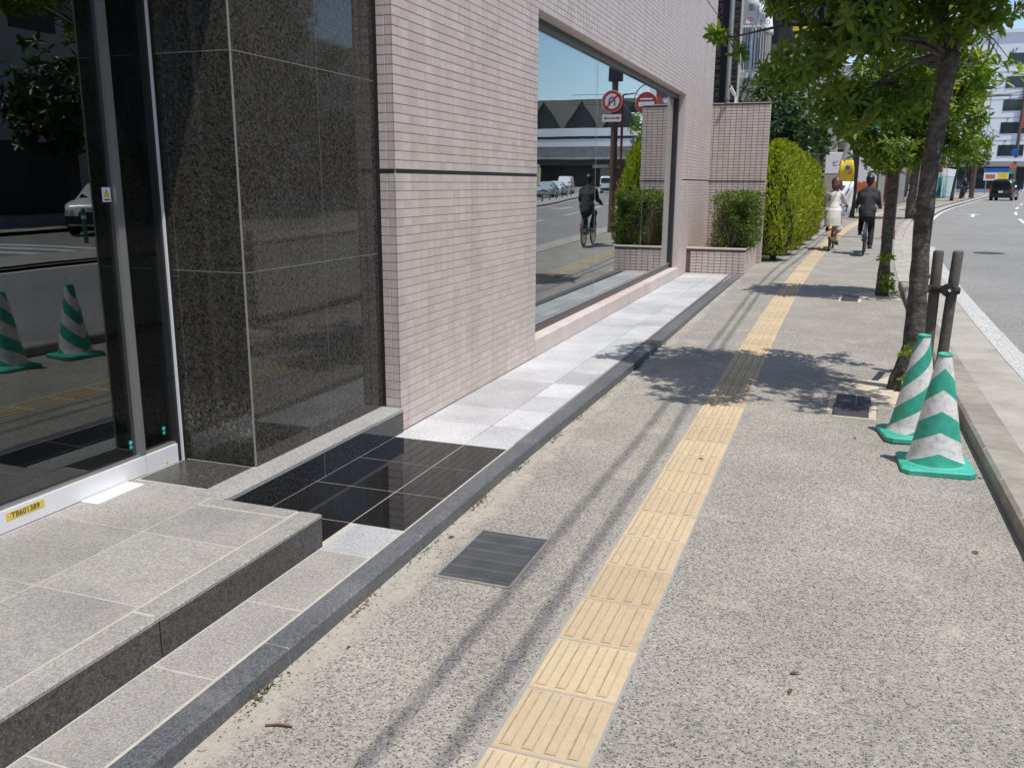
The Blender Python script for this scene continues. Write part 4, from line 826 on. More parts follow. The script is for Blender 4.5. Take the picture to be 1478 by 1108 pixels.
def rider(loc, rz, label, look):
    root=bpy.data.objects.new('person',None); fem=look=='dress'; k=.95 if fem else 1.0
    sw=.155 if fem else .175; zt=1.40 if fem else 1.46
    hip=Vector((0,-.25,.97)); chest=Vector((0,-.14,1.26)); nk=Vector((0,-.07,zt+.04)); hd=Vector((0,-.03,zt+.2))
    body=MB(); limb(body,[hip,chest,nk],[.11,.115,.05]); limb(body,[nk,hd-Vector((0,.02,.08))],[.05,.052])
    body.ball(hd,.1,14,10,sc3=(.78,.95,1.15)); body.ball(hd+Vector((0,.095,-.015)),.02,8,6,sc3=(.8,1,1.2)); body.ball(hd+Vector((0,.045,-.09)),.05,8,6)
    for s in (-1,1): body.ball(hd+Vector((s*.078,-.005,-.005)),.026,8,6,sc3=(.5,.8,1.2))
    arms={}
    for s in (-1,1):
        S=Vector((s*sw,-.11,zt-.075)); E=Vector((s*(sw+.045),-.03,1.16)); Hn=Vector((s*.255,.265,1.075)); arms[s]=(S,E,Hn)
        limb(body,[S,E,Hn-Vector((0,.05,-.01))],[.05,.04,.028]); body.ball(Hn,.04,8,6,sc3=(.9,1,.55))
        for f in range(4):
            fx=s*(.23+.018*f); limb(body,[Vector((fx,.29-.012*f,1.075)),Vector((fx,.325-.01*f,1.058)),Vector((fx,.315-.01*f,1.025))],[.0105,.0095,.0085],6)
        limb(body,[Hn+Vector((-s*.03,.0,.0)),Vector((s*.215,.285,1.03))],[.012,.01],6)
    legs={}
    for s,dz in ((1,-.16),(-1,.16)):
        H=Vector((s*.085,-.24,.93)); An=Vector((s*.12,-.1,.29+dz+.10)); d=(An-H); m=(H+An)/2; L=.43; off=math.sqrt(max(.0,L*L-(d.length/2)**2)); K=m+Vector((s*.03,1,.25)).normalized()*off; legs[s]=(H,K,An)
        limb(body,[H,K,An],[.075,.05,.033]); limb(body,[An,An+Vector((0,.12,-.07))],[.035,.026])
    me=body.mesh('person',True); bo=bpy.data.objects.new('person',me); COL.objects.link(bo); me.materials.append(MT['skin']); remesh(bo,.0095,3); bo.location=loc; bo.rotation_euler=(0,0,rz)
    tag(bo,label,'person','cyclists on the sidewalk')
    def cl(n,mb,mat,vox=.013,sm=5): return remesh(mb.build(n,mat,bo,True),vox,sm)
    h=MB()
    if fem:
        h.ball(hd+Vector((0,-.025,.015)),.118,14,10,sc3=(.98,1,1.1))
        for i in range(22):
            a=R(150)+R(240)*i/21; h.tube([hd+Vector((.09*math.cos(a+R(90)),.09*math.sin(a+R(90))-.02,.05)),hd+Vector((.125*math.cos(a+R(90)),.115*math.sin(a+R(90))-.02,-.07)),hd+Vector((.135*math.cos(a+R(90)),.12*math.sin(a+R(90))-.03,-.14-.02*(i%3)))],[.03,.035,.016],6)
        cl('hair',h,MT['hairr'],.011,2)
    else:
        h.ball(hd+Vector((0,-.022,.022)),.112,14,10,sc3=(.84,.98,1.1)); h.ball(hd+Vector((0,-.05,-.045)),.075,10,8,sc3=(.95,.8,.9))
        for i in range(16): a=2*math.pi*i/16; h.tube([hd+Vector((.05*math.cos(a),.05*math.sin(a)-.03,.1)),hd+Vector((.095*math.cos(a),.1*math.sin(a)-.03,.06))],[.02,.008],5)
        cl('hair',h,MT['hairb'],.011,1)
    j=MB()
    if fem:
        limb(j,[(0,-.25,.98),(0,-.2,1.12),(0,-.14,1.27),(0,-.09,zt-.02)],[.15,.118,.13,.085]); [limb(j,[(0,-.1,zt-.01),(q*sw,-.11,zt-.07)],[.065,.06]) for q in (-1,1)]; j.ball((0,-.27,.93),.2,14,8,sc3=(1.02,.8,.55))
        for s in (-1,1): S,E,Hn=arms[s]; limb(j,[S,S.lerp(E,.6),E.lerp(Hn,.1)],[.062,.066,.062])
        for s in (-1,1): H,K,An=legs[s]; limb(j,[H,K,K.lerp(An,.35)],[.12,.105,.1])
        j.tube([(0,-.3,.95),(0,-.34,.75),(0,-.36,.56)],[.17,.2,.21],14); j.tube([(-.1,-.32,.8),(-.22,-.42,.6),(-.25,-.46,.52)],[.08,.07,.04],10)
        j.tube([(-.16,-.2,1.03),(0,-.34,1.03),(.16,-.2,1.03)],.02,8)
        cl('dress',j,MT['dress'],.014,4)
    else:
        limb(j,[(0,-.26,.93),(0,-.23,1.05),(0,-.15,1.25),(0,-.1,zt-.03)],[.155,.15,.16,.1]); [limb(j,[(0,-.1,zt-.01),(q*sw*.55,-.11,zt-.04),(q*sw,-.115,zt-.085)],[.085,.08,.068]) for q in (-1,1)]; limb(j,[(-.09,-.15,1.27),(.09,-.15,1.27)],[.14,.14]); limb(j,[(-.06,-.24,1.0),(.06,-.24,1.0)],[.145,.145])
        j.tube([(0,-.27,.84),(0,-.26,.95)],[.17,.16],14); limb(j,[(0,-.09,zt),(0,-.075,zt+.05)],[.075,.062])
        for s in (-1,1): S,E,Hn=arms[s]; limb(j,[S,E,E.lerp(Hn,.8)],[.068,.06,.046])
        cl('jacket',j,MT['jacket'],.014,4)
        t=MB(); limb(t,[(0,-.25,.92),(0,-.25,.86)],[.145,.14])
        for s in (-1,1): H,K,An=legs[s]; limb(t,[H,K,An-Vector((0,.0,.0))],[.098,.075,.058])
        cl('trousers',t,MT['trouser'],.013,4)
    for s in (-1,1):
        H,K,An=legs[s]; f=MB(); limb(f,[An+Vector((0,-.03,-.05)),An+Vector((0,.07,-.075)),An+Vector((0,.17,-.08))],[.043,.042,.034]); cl('shoe',f,MT['shoe'],.011,3)
        if not fem: MB().box(An.x-.042,An.x+.042,An.y-.07,An.y+.2,An.z-.125,An.z-.103).build('shoe_sole',MT['white'],bo)
    return bo
def people():
    b=at(1245,372,19.1); y=19.9; x=at(1246,372,y).x
    bicycle((x,y,gz(y)),R(-3),'bright blue bicycle under the man in black',MT['bblue'],.34); rider((x,y,gz(y)),R(-3),'man in black jacket and trousers riding away on a blue bicycle','jacket')
    y=21.0; x=at(1199,366,y).x
    bicycle((x,y,gz(y)),R(-4),'gold bicycle under the woman in the cream dress',MT['bgold'],.29,True,True); rider((x,y,gz(y)),R(-4),'woman in a cream dress with short brown hair riding away','dress')
    # two far cyclists
    y=84; x=at(1391,286,y).x
    bicycle((x,y,gz(y)),R(172),'dark bicycle of the distant rider beside the brown pole',MT['black'],.34); rider((x,y,gz(y)),R(172),'distant cyclist in dark clothes coming along the sidewalk','jacket')
    y=52; x=at(1314,308,y).x
    bicycle((x,y,gz(y)),R(-20),'dark bicycle of the white-clad rider behind the third tree',MT['black'],.34,True); r=rider((x,y,gz(y)),R(-20),'distant rider in a white shirt beyond the third tree','dress')
people()

# ================================================================== VEHICLES
def car(name, loc, rz, label, paint, prof, W, wheel=.31, wb=(-1.3,1.3), cat='car', group='cars on the road', box=False):
    # prof: stations (y, z_bottom, z_belt, z_top, half-width factor, top half-width factor); front is +y
    c=empty(name,loc,rz,label,cat,group); h=W/2; rings=[]
    for (y,zb,zl,zt,fw,ft) in prof:
        w_=h*fw; t=h*ft; r=[(w_*.9,zb),(w_,zb+.12),(w_*1.0,zb+(zl-zb)*.6),(w_*.97,zl),(t,zl+(zt-zl)*.86),(t*.9,zt-.01),(t*.5,zt+.012),(0,zt+.016)]
        rings.append([(x,y,z) for x,z in r]+[(-x,y,z) for x,z in r[-2::-1]])
    n=len(rings[0]); vs=[p for r in rings for p in r]; m=len(rings)
    fs=[(i*n+j,i*n+j+1,(i+1)*n+j+1,(i+1)*n+j) for i in range(m-1) for j in range(n-1)]+[(i*n,(i+1)*n,(i+1)*n+n-1,i*n+n-1) for i in range(m-1)]+[tuple(range(n))[::-1],tuple(range((m-1)*n,m*n))]
    MB().add(vs,fs).build('body',paint,c,True)
    def lerp(a,b,t): return tuple(a[i]+(b[i]-a[i])*t for i in range(3))
    def off(q,d):
        a,b,cc=Vector(q[0]),Vector(q[1]),Vector(q[2]); nn=(b-a).cross(cc-a).normalized(); ctr=sum((Vector(p) for p in q),Vector())/len(q)
        if nn.dot(ctr-Vector((0,ctr.y*.6,.6)))<0: nn=-nn
        return [tuple(Vector(p)+nn*d) for p in q]
    g=[i for i in range(m) if prof[i][3]-prof[i][2]>.3]
    for i,k in zip(g,g[1:]):
        for s in (0,1):
            ja,jb=(3,4) if s==0 else (n-4,n-5)
            q=[lerp(rings[i][ja],rings[i][jb],.1),lerp(rings[k][ja],rings[k][jb],.1),lerp(rings[k][ja],rings[k][jb],.97),lerp(rings[i][ja],rings[i][jb],.97)]
            q=[lerp(q[0],q[1],.04),lerp(q[0],q[1],.96),lerp(q[3],q[2],.96),lerp(q[3],q[2],.04)]
            MB().add(off(q,.008),[(0,1,2,3)]).build('side_window',MT['cglass'],c)
    def screen(i,k,nm):      # i: low station, k: roof station
        a,b=rings[i],rings[k]
        q=[lerp(a[4],b[4],.1),lerp(a[n-5],b[n-5],.1),lerp(a[n-5],b[n-5],.92),lerp(a[4],b[4],.92)]
        q=[(p[0]*.9,p[1],p[2]) for p in q]; d=.03 if b[4][1]<a[4][1] else -.03
        MB().add([(p[0],p[1]+d,p[2]+.012) for p in q],[(0,1,2,3)]).build(nm,MT['cglass'],c)
    if g[-1]+1<m: screen(g[-1]+1,g[-1],'windscreen')
    if g[0]>0: screen(g[0]-1,g[0],'rear_window')
    tz=wheel
    for s in (-1,1):
        for y in wb:
            w=empty('wheel',(s*(h-.1),y,tz)); w.parent=c
            MB().lathe([(wheel*.62,-.1),(wheel*.95,-.105),(wheel,-.08),(wheel,.08),(wheel*.95,.105),(wheel*.62,.1)],n=22,axis='x').build('tyre',MT['rubber'],w); MB().lathe([(wheel*.6,-.08),(wheel*.6,.107),(wheel*.2,.112)],n=18,axis='x').build('rim',MT['chrome'],w,loc=(0,0,0),rot=(0,0,0 if s>0 else math.pi))
            MB().lathe([(wheel*1.12,-.02),(wheel*1.12,.012)],n=22,axis='x').build('wheel_arch',MT['black'],c,loc=(s*(h*.985),y,tz+.02))
    yb,yf=prof[0][0],prof[-1][0]; zl=prof[0][2]; zf=prof[-1][2]
    for s in (-1,1):
        MB().box(-.13,.13,-.05,.03,-.09,.09).build('headlight',MT['wlamp'],c,loc=(s*(h*.72),yf-.03,zf-.08))
        MB().box(-.07,.07,-.03,.05,-.16 if box else -.1,.3 if box else .1).build('tail_light',MT['rlamp'],c,loc=(s*(h*.88),yb+.0,zl-.05))
        MB().box(-.07,.07,-.05,.05,-.07,.07).build('mirror',paint,c,loc=(s*(h+.08),prof[g[-1]][0]+.35,zl+.08))
    for y,sg in ((yb,-1),(yf,1)):
        MB().box(-.17,.17,-.012,.012,-.085,.085).build('number_plate',MT['white'],c,loc=(0,y+sg*.02,prof[0][1]+.42))
        MB().box(-h*.86,h*.86,-.05,.05,-.12,.12).build('bumper',MT['black'] if sg<0 or name=='sport_utility' else paint,c,loc=(0,y+sg*.02,prof[0][1]+.12))
    MB().box(-h*.42,h*.42,-.02,.02,-.08,.08).build('grille',MT['black'],c,loc=(0,yf+.025,zf-.12))
    return c
SEDAN=[(-2.15,.3,.78,.8,.86,.74),(-2.05,.25,.92,.98,.95,.82),(-1.5,.22,.95,1.05,1,.84),(-.75,.2,.93,1.42,1,.7),(.15,.2,.92,1.44,1,.7),(1.0,.2,.9,.98,1,.84),(1.85,.22,.8,.86,.97,.82),(2.15,.3,.66,.7,.85,.7)]
SUVP=[(-2.1,.35,.9,.95,.88,.76),(-2.02,.28,1.02,1.12,.97,.84),(-1.75,.26,1.05,1.52,1,.74),(-.6,.25,1.04,1.62,1,.76),(.3,.25,1.02,1.58,1,.76),(1.05,.25,1.0,1.1,1,.86),(1.9,.28,.92,1.0,.97,.84),(2.15,.35,.76,.82,.87,.74)]
MINI=[(-2.0,.32,.85,.9,.9,.8),(-1.95,.25,1.0,1.08,.97,.9),(-1.86,.24,1.02,1.72,1,.82),(-.8,.22,1.02,1.8,1,.84),(.5,.22,1.0,1.76,1,.84),(1.45,.24,.96,1.06,1,.86),(1.95,.28,.86,.92,.95,.84),(2.05,.34,.74,.8,.86,.76)]
VAN=[(-2.25,.35,1.0,1.06,.94,.86),(-2.22,.28,1.06,1.14,.98,.9),(-2.18,.26,1.1,1.93,1,.86),(-.8,.25,1.1,1.97,1,.88),(1.1,.25,1.1,1.94,1,.86),(1.95,.26,1.06,1.14,.99,.9),(2.25,.3,.92,.98,.95,.86)]
def vehicles():
    Y=84; p=at(1453,286,Y); x=p.x
    car('minivan',(x,Y+1.5,gz(Y)-.12),syaw(Y)-R(6),'black minivan driving away along the curving road',MT['pblack'],MINI,1.75,.31,(-1.25,1.35),box=True,cat='minivan')
    # seen mirrored in the door and the shop window, on the far carriageway
    car('sport_utility',(17.95,20.6,-.12+gz(22)),R(150),'white sport utility car mirrored in the glass door',MT['pwhite'],SUVP,1.82,.35,(-1.3,1.35),cat='car')
    def on(u,y,rz,*a,**k): car(a[0],SP(u,y,-.12),math.pi+syaw(y)+rz,*a[1:],**k)
    on(13.4,79,0,'sedan_car','silver car waiting at the front, mirrored in the shop window',MT['psilver'],SEDAN,1.75)
    on(13.4,96,0,'delivery_van','tall white van behind the silver car, mirrored in the window',MT['pwhite'],VAN,1.75,.31,(-1.4,1.5),'van')
    on(13.5,87.5,0,'sedan_car','white car close behind the silver one, mirrored in the window',MT['pwhite'],SEDAN,1.72)
    on(16.6,74,0,'sedan_car','silver grey car in the outer lane, mirrored in the window',MT['psilver'],SEDAN,1.72)
    car('delivery_van',SP(9.0,104,-.12),syaw(104),'small white van leading away in the near lanes, mirrored in the window',MT['pwhite'],VAN,1.6,.3,(-1.4,1.5),'van')
    car('sedan_car',SP(9.2,118,-.12),syaw(112),'dark red car far ahead, mirrored in the shop window',MT['pred'],SEDAN,1.7)
    # bus at the far kerb
    y=88; b=empty('city_bus',SP(17.2,y,-.12),math.pi+syaw(y),'dark bus with white roof mirrored in the shop window','bus')
    MB().cbox(-1.2,1.2,-5,5,.4,3.0,.12).build('body',MT['pblack'],b); MB().cbox(-1.1,1.1,-4.9,4.9,3.0,3.25,.08).build('roof_unit',MT['pwhite'],b); MB().box(-1.1,1.1,5.0,5.02,1.2,2.8).build('windscreen',MT['cglass'],b)
    for s in (-1,1):
        for k in range(5): MB().box(s*1.2-.012,s*1.2+.012,-4.6+1.85*k,-3.0+1.85*k,1.35,2.5).build('side_window',MT['cglass'],b)
        for yy in (-3,3.2): MB().lathe([(.46,-.14),(.46,.14)],n=18,axis='x').build('wheel',MT['rubber'],b,loc=(s*1.07,yy,.46))
        MB().box(-.1,.1,-.04,.04,-.2,.2).build('mirror',MT['pwhite'],b,loc=(s*1.4,5.1,2.3)); MB().box(-.15,.15,-.03,.03,-.08,.08).build('headlight',MT['wlamp'],b,loc=(s*.85,5.02,.75))
vehicles()

# ================================================================== BUILDINGS AND SIGNS ALONG THE STREET
def sub(o, parent):
    o.parent=parent; o.matrix_parent_inverse=Matrix.Translation(parent.location).inverted(); return o
def block(name, x0,x1,y0,y1,h, mat, label, cat='building', z=None, group=None):
    z=gz(y0) if z is None else z
    b=empty(name,((x0+x1)/2,(y0+y1)/2,z),0,label,cat,group); sub(MB().box(x0,x1,y0,y1,z-.5,z+h).build('wall',mat),b); sub(MB().box(x0-.12,x1+.12,y0-.12,y1+.12,z+h,z+h+.25).build('roof',MT['conc']),b)
    return b
def windows(b, face, a0,a1,na, z0,dz,nz, w, h, pos, frame=True, mat='bglass', sgn=-1):
    # face 'y': windows on the plane y=pos (facing sgn*y); face 'x': on x=pos
    for i in range(na):
        for k in range(nz):
            a=a0+(a1-a0)*(i+.5)/na; z=z0+dz*k; d=.02*sgn
            f=MB(); g=MB(); lo,hi=min(pos,pos+d*2),max(pos,pos+d*2); gl,gh=min(pos,pos+d*.6),max(pos,pos+d*.6)
            def bx(m,a_,b_,c_,d_,l,h_): m.box(a_,b_,l,h_,c_,d_) if face=='y' else m.box(l,h_,a_,b_,c_,d_)
            bx(g,a-w/2,a+w/2,z,z+h,gl,gh); wo=sub(g.build('window',MT[mat]),b)
            if frame:
                t=.06
                for q in ((a-w/2-t,a-w/2,z-t,z+h+t),(a+w/2,a+w/2+t,z-t,z+h+t),(a-w/2,a+w/2,z-t,z),(a-w/2,a+w/2,z+h,z+h+t),(a-t/3,a+t/3,z,z+h)): bx(f,*q,lo,hi)
                fo=f.build('frame',MT['grey'],wo); fo.matrix_parent_inverse=wo.matrix_parent_inverse
def left_side():
    b=block('stone_clad_building',-9,-1.40,17.7,18.2,9,MT['plaster'],'narrow building with dark ledge stone strips and a grey drain pipe')
    m=MB(); z=.1
    while z<8.8:
        h=random.uniform(.035,.065)
        for x0,x1 in ((-1.95,-1.755),(-1.52,-1.395)):
            x=x0
            while x<x1-.02:
                e=min(x1,x+random.uniform(.06,.16)); m.box(x+.003,e-.003,17.68-random.uniform(0,.03),17.72,z+.004,z+h); x=e
        z+=h
    o=sub(m.build('ledge_stones',MT['brick']),b); o['kind']='stuff'
    sub(MB().box(-1.755,-1.62,17.66,17.705,0,9).build('dark_slot',MT['black']),b); sub(MB().box(-2.0,-1.39,17.69,17.702,0,9).build('stone_backing',MT['black']),b)
    pp=MB().tube([(-1.57,17.62,.0),(-1.57,17.62,8.9)],.052,12); sub(pp.build('drain_pipe',MT['pipe']),b)
    for z in (1.5,3.4,4.6,6.2,7.8): sub(MB().lathe([(.062,-.03),(.062,.03)],(-1.57,17.62,z),14).build('pipe_clamp',MT['pipe']),b)
    b=block('balcony_building',-10,-1.95,24.6,32.5,11,MT['bconc'],'grey concrete building with a small railed balcony and hanging banners')
    g=gz(24); x0,x1=-2.42,-1.36
    sub(MB().prism([(24.0,3.86),(24.0,4.5),(25.2,4.5),(25.2,3.7),(24.6,3.7)],'x',x0,x1).build('balcony_slab',MT['bconc']),b); sub(MB().box(x0+.1,x1-.12,24.05,25.1,3.5,3.7).build('balcony_bracket',MT['shopd']),b)
    for z in (4.68,5.84): sub(MB().box(x0,x1,24.02,24.07,z-.03,z+.03).build('rail',MT['white']),b)
    sub(MB().box(x0,x1,24.03,24.05,4.72,5.8).build('rail_glass',MT['pipe']),b)
    bar=MB().box(-.008,.008,24.0,24.02,4.5,5.84).mesh('baluster')
    for k in range(15): sub(link('baluster',bar,MT['white'],None,(x0+.04+k*(x1-x0-.08)/14,0,0)),b)
    sub(MB().box(-1.80,-1.75,23.97,24.0,4.45,5.9).build('rail_post',MT['white']),b); sub(MB().box(-1.70,-1.66,23.97,24.0,4.45,5.9).build('rail_post',MT['white']),b)
    tx=link('rail_lettering',text_mesh('学生',.34),MT['blue'],None,(-2.12,23.99,5.2),(R(90),0,0)); sub(tx,b)
    for k,(u0,u1,v0,v1,chars,mt) in enumerate(((1079,1094,-12,36,'募集中','ink'),(1097,1104,-8,36,'生徒','blue'),(1104,1117,-10,52,'のための塾','ink'))):
        p,q=at((u0+u1)/2,v0,23.8),at((u0+u1)/2,v1,23.8); wd=(u1-u0)/FPX*27.5
        bn=empty('hanging_banner',(p.x,23.8,q.z),0,('white banner with dark and red print at the balcony','narrow pale banner with blue print at the balcony','long white banner with dark print right of the balcony')[k],'banner','banners on the balcony')
        H=p.z-q.z; n=10; vs=[]
        for i in range(n+1):
            t=i/n; yw=.05*math.sin(t*7+k*2); xo=.05*math.sin(t*4+k)
            for x in (-wd/2,0,wd/2): vs.append((x+xo,yw+(.03 if x==0 else 0),t*H))
        fs=[(i*3+j,i*3+j+1,i*3+j+4,i*3+j+3) for i in range(n) for j in range(2)]
        o=MB().add(vs,fs).build('cloth',MT['white'],bn,True); sd=o.modifiers.new('s','SOLIDIFY'); sd.thickness=.006
        for i,ch in enumerate(chars): link('print',text_mesh(ch,wd*.62),MT['red'] if (k==0 and i==2) else MT[mt],bn,(.0,-.09,H*(.9-.8*i/max(1,len(chars)-1)) if k!=0 else H*(.85-.37*i)),(R(90),0,0))
        MB().tube([(-wd/2-.02,.02,H),(wd/2+.02,.02,H)],.012,6).build('rod',MT['white'],bn)
    # beige upper block farther on
    b=block('panel_building',-16,.55,34,50,19,MT['panel'],'beige panelled building with a dark window band above the trees',z=gz(34))
    g=gz(34); sub(MB().box(-16,.57,33.93,34,g+6.6,g+8.2).build('window_band',MT['bglass']),b); sub(MB().box(-16,.6,33.88,34,g+8.2,g+8.4).build('band_sill',MT['brown']),b)
    for k in range(22): sub(MB().box(-15.5+k*.72-.012,-15.5+k*.72+.012,33.97,34.0,g+8.4,g+19).build('panel_joint',MT['jointd']),b)
    for k in range(6): sub(MB().box(-16,.55,33.975,34.0,g+9.6+k*1.6-.012,g+9.6+k*1.6+.012).build('panel_joint',MT['jointd']),b)
    for x in (-2.9,-1.9): sub(MB().box(x,x+.1,33.9,34.0,g+8.4,g+19).build('pilaster',MT['brown']),b)
    p=at(1165,42,33.6); y=empty('yellow_sign',tuple(p),0,'small yellow arched sign among the leaves','sign'); MB().box(-.5,.5,0,.06,-.05,.2).build('board',MT['syellow'],y); MB().tube([(-.4,.03,-.3),(-.25,.03,-.05),(.1,.03,.02)],.04,6).build('arch',MT['syellow'],y)
    # pillar sign, dark wall, flag
    x,yy=at(1202,300,33).x,33; g=gz(yy); s=empty('pillar_sign',(x,yy,g),0,'white and pinkish stone pillar sign for a building','sign')
    MB().cbox(-.36,.36,-.12,.12,-.1,1.88,.01).build('stone_base',MT['tileb'],s); MB().cbox(-.37,.37,-.13,.13,1.88,2.62,.01).build('sign_face',MT['white'],s); link('lettering',text_mesh('ビル',.22),MT['ink'],s,(.06,-.135,2.22),(R(90),0,0))
    for zz in (.6,1.2): MB().box(-.362,.362,-.122,.122,zz-.006,zz+.006).build('stone_joint',MT['jointd'],s)
    w=empty('brick_pier',(x-.75,33.4,g),0,'dark brown brick pier left of the pillar sign','pier'); m=MB()
    for k in range(36):
        for j in range(3): m.cbox(-.34+j*.23+(.06 if k%2 else 0)-.04,-.34+j*.23+(.06 if k%2 else 0)+.175,-.16,.1,.1*k,.1*k+.088,.004)
    m.build('brickwork',MT['brick'],w)['kind']='stuff'; MB().cbox(-.42,.44,-.2,.2,3.6,3.7,.01).build('cap',MT['conc'],w)
    yy=30; p=at(1206,336,yy); g=gz(yy); f=empty('promotion_flag',(p.x,yy,g),0,'tall white and yellow promotional flag with blue print beside the sidewalk','flag')
    MB().lathe([(.2,0),(.2,.05),(.05,.09)],n=16).build('base',MT['grey'],f); MB().tube([(-.18,0,.05),(-.14,0,1.2),(-.02,0,2.3),(.12,0,2.98)],[.014,.013,.011,.008],6).build('pole',MT['grey'],f)
    prof=[(.35,-.17,.36),(.8,-.16,.43),(1.2,-.13,.45),(1.6,-.09,.44),(2.0,-.05,.42),(2.3,-.01,.36),(2.6,.05,.30),(2.85,.1,.24),(2.97,.13,.19)]
    def cloth(i0,i1,mt,nm,dy=0):
        vs=[];n=6
        for z,a,b_ in prof[i0:i1+1]:
            for j in range(n+1): t=j/n; vs.append((a+(b_-a)*t,dy-.05*math.sin(t*3.1+z*2),z))
        o=MB().add(vs,[(i*(n+1)+j,i*(n+1)+j+1,(i+1)*(n+1)+j+1,(i+1)*(n+1)+j) for i in range(i1-i0) for j in range(n)]).build(nm,mt,f,True); sd=o.modifiers.new('s','SOLIDIFY'); sd.thickness=.004
    cloth(0,3,MT['white'],'lower_cloth'); cloth(3,5,MT['syellow'],'yellow_cloth'); cloth(5,8,MT['white'],'top_cloth')
    for (xx,zz,sx,sz,r_) in ((.1,1.35,.05,.3,30),(.26,1.25,.04,.26,30),(.18,1.0,.12,.05,20),(.05,.75,.05,.25,35),(.28,.7,.05,.22,10),(.18,.5,.1,.05,0)): MB().box(-sx/2,sx/2,-.004,.0,-sz/2,sz/2).build('print',MT['blue'],f,loc=(xx,-.062,zz),rot=(0,R(r_),0))
    MB().lathe([(.075,0),(.075,.004)],n=14,axis='y').build('print',MT['blue'],f,loc=(.2,-.066,2.05)); MB().lathe([(.05,0),(.05,.004)],n=14,axis='y').build('print',MT['red'],f,loc=(.29,-.062,1.88))
    # low concrete block with canopy, signboard, shops
    g=gz(40); b=block('canopy_building',-7,.4,40.5,46,4.6,MT['bconc'],'low raw concrete building with a heavy canopy'); sub(MB().prism([(39.2,g+3.15),(39.2,g+3.75),(40.5,g+3.9),(40.5,g+3.0)],'x',-3,1.55).build('canopy',MT['bconc']),b); sub(MB().box(.41,1.5,41,45.8,g,g+3.0).build('porch_wall',MT['shopd']),b); sub(MB().box(-2.5,.3,40.44,40.5,g+.1,g+2.6).build('shop_glass',MT['bglass']),b)
    x=at(1252,250,47).x; g=gz(47); s=empty('white_signboard',(x,47,g),0,'tall white signboard with dark red characters behind the man','sign'); MB().cbox(-.46,.46,-.1,.1,1.55,3.4,.01).build('board',MT['white'],s); MB().cbox(-.46,.46,-.1,.1,.9,1.5,.01).build('lower_board',MT['orange'],s)
    for xx in (-.35,.35): MB().box(xx-.04,xx+.04,-.05,.05,-.1,1.55).build('post',MT['grey'],s)
    for i,ch in enumerate('薬ソン'): link('lettering',text_mesh(ch,.4),MT['rlamp'],s,(.12,-.103,3.0-.5*i),(R(90),0,0))
    cols=['wbuild','panel','plaster','tileb','wbuild','plaster']; fas=['orange','turq','shopd','sgreen','blue','red']
    lab=['white two storey shop with an orange fascia','beige shop with turquoise fascia past the canopy','grey plaster shop with dark fascia','brownish tiled shop with green fascia','pale tall shop with blue fascia far along','grey corner shop with red fascia far along']
    for k in range(6):
        y0=51+k*9.5; y1=y0+9; xs=SP(-1.4,y0)[0]; b=block('shop_building',xs-9,xs,y0,y1,(5.5,7,6,8,7.5,9)[k],MT[cols[k]],lab[k],group='shops along the left of the street'); g=gz(y0)
        sub(MB().box(xs,xs+.14,y0+.2,y1-.2,g+2.6,g+3.3).build('fascia',MT[fas[k]]),b); sub(MB().box(xs-8.5,xs-.2,y0-.1,y0,g+2.6,g+3.3).build('fascia',MT[fas[k]]),b); sub(MB().box(xs,xs+.05,y0+.4,y1-.4,g+.2,g+2.5).build('shop_glass',MT['bglass']),b); sub(MB().box(xs-6,xs-.4,y0-.05,y0,g+.2,g+2.5).build('shop_glass',MT['bglass']),b)
        windows(b,'y',xs-8,xs-.3,3,g+3.8,2.6,1,1.4,1.3,y0); windows(b,'x',y0+.5,y1-.5,3,g+3.8,2.6,1,1.6,1.3,xs,sgn=1)
    # construction hoarding
    h=empty('site_hoarding',SP(-.4,92),syaw(92),'turquoise and white striped hoarding panels beside the far sidewalk','hoarding')
    for k in range(7):
        MB().box(-.03,.03,-7+2*k,-5.05+2*k,0,1.9).build('panel',MT['turq'],h); MB().box(-.04,.04,-7+2*k,-5.05+2*k,1.9,2.6).build('panel_top',MT['white'],h)
        for j in range(4): MB().box(.03,.045,-6.9+2*k+.5*j,-6.7+2*k+.5*j,.1,1.85).build('stripe',MT['white'],h)
    hf=empty('site_hoarding',(at(1350,270,90).x,90.5,gz(90)),0,'turquoise hoarding panel facing the camera left of the thin trees','hoarding')
    for k in range(3):
        MB().box(-1.1+.75*k,-.4+.75*k,-.03,.03,0,1.8).build('panel',MT['turq'],hf); MB().box(-1.1+.75*k,-.4+.75*k,-.04,.04,1.8,2.3).build('panel_top',MT['white'],hf)
        for j in range(2): MB().box(-1.0+.75*k+.3*j,-.85+.75*k+.3*j,-.05,-.03,.1,1.75).build('stripe',MT['white'],hf)
left_side()

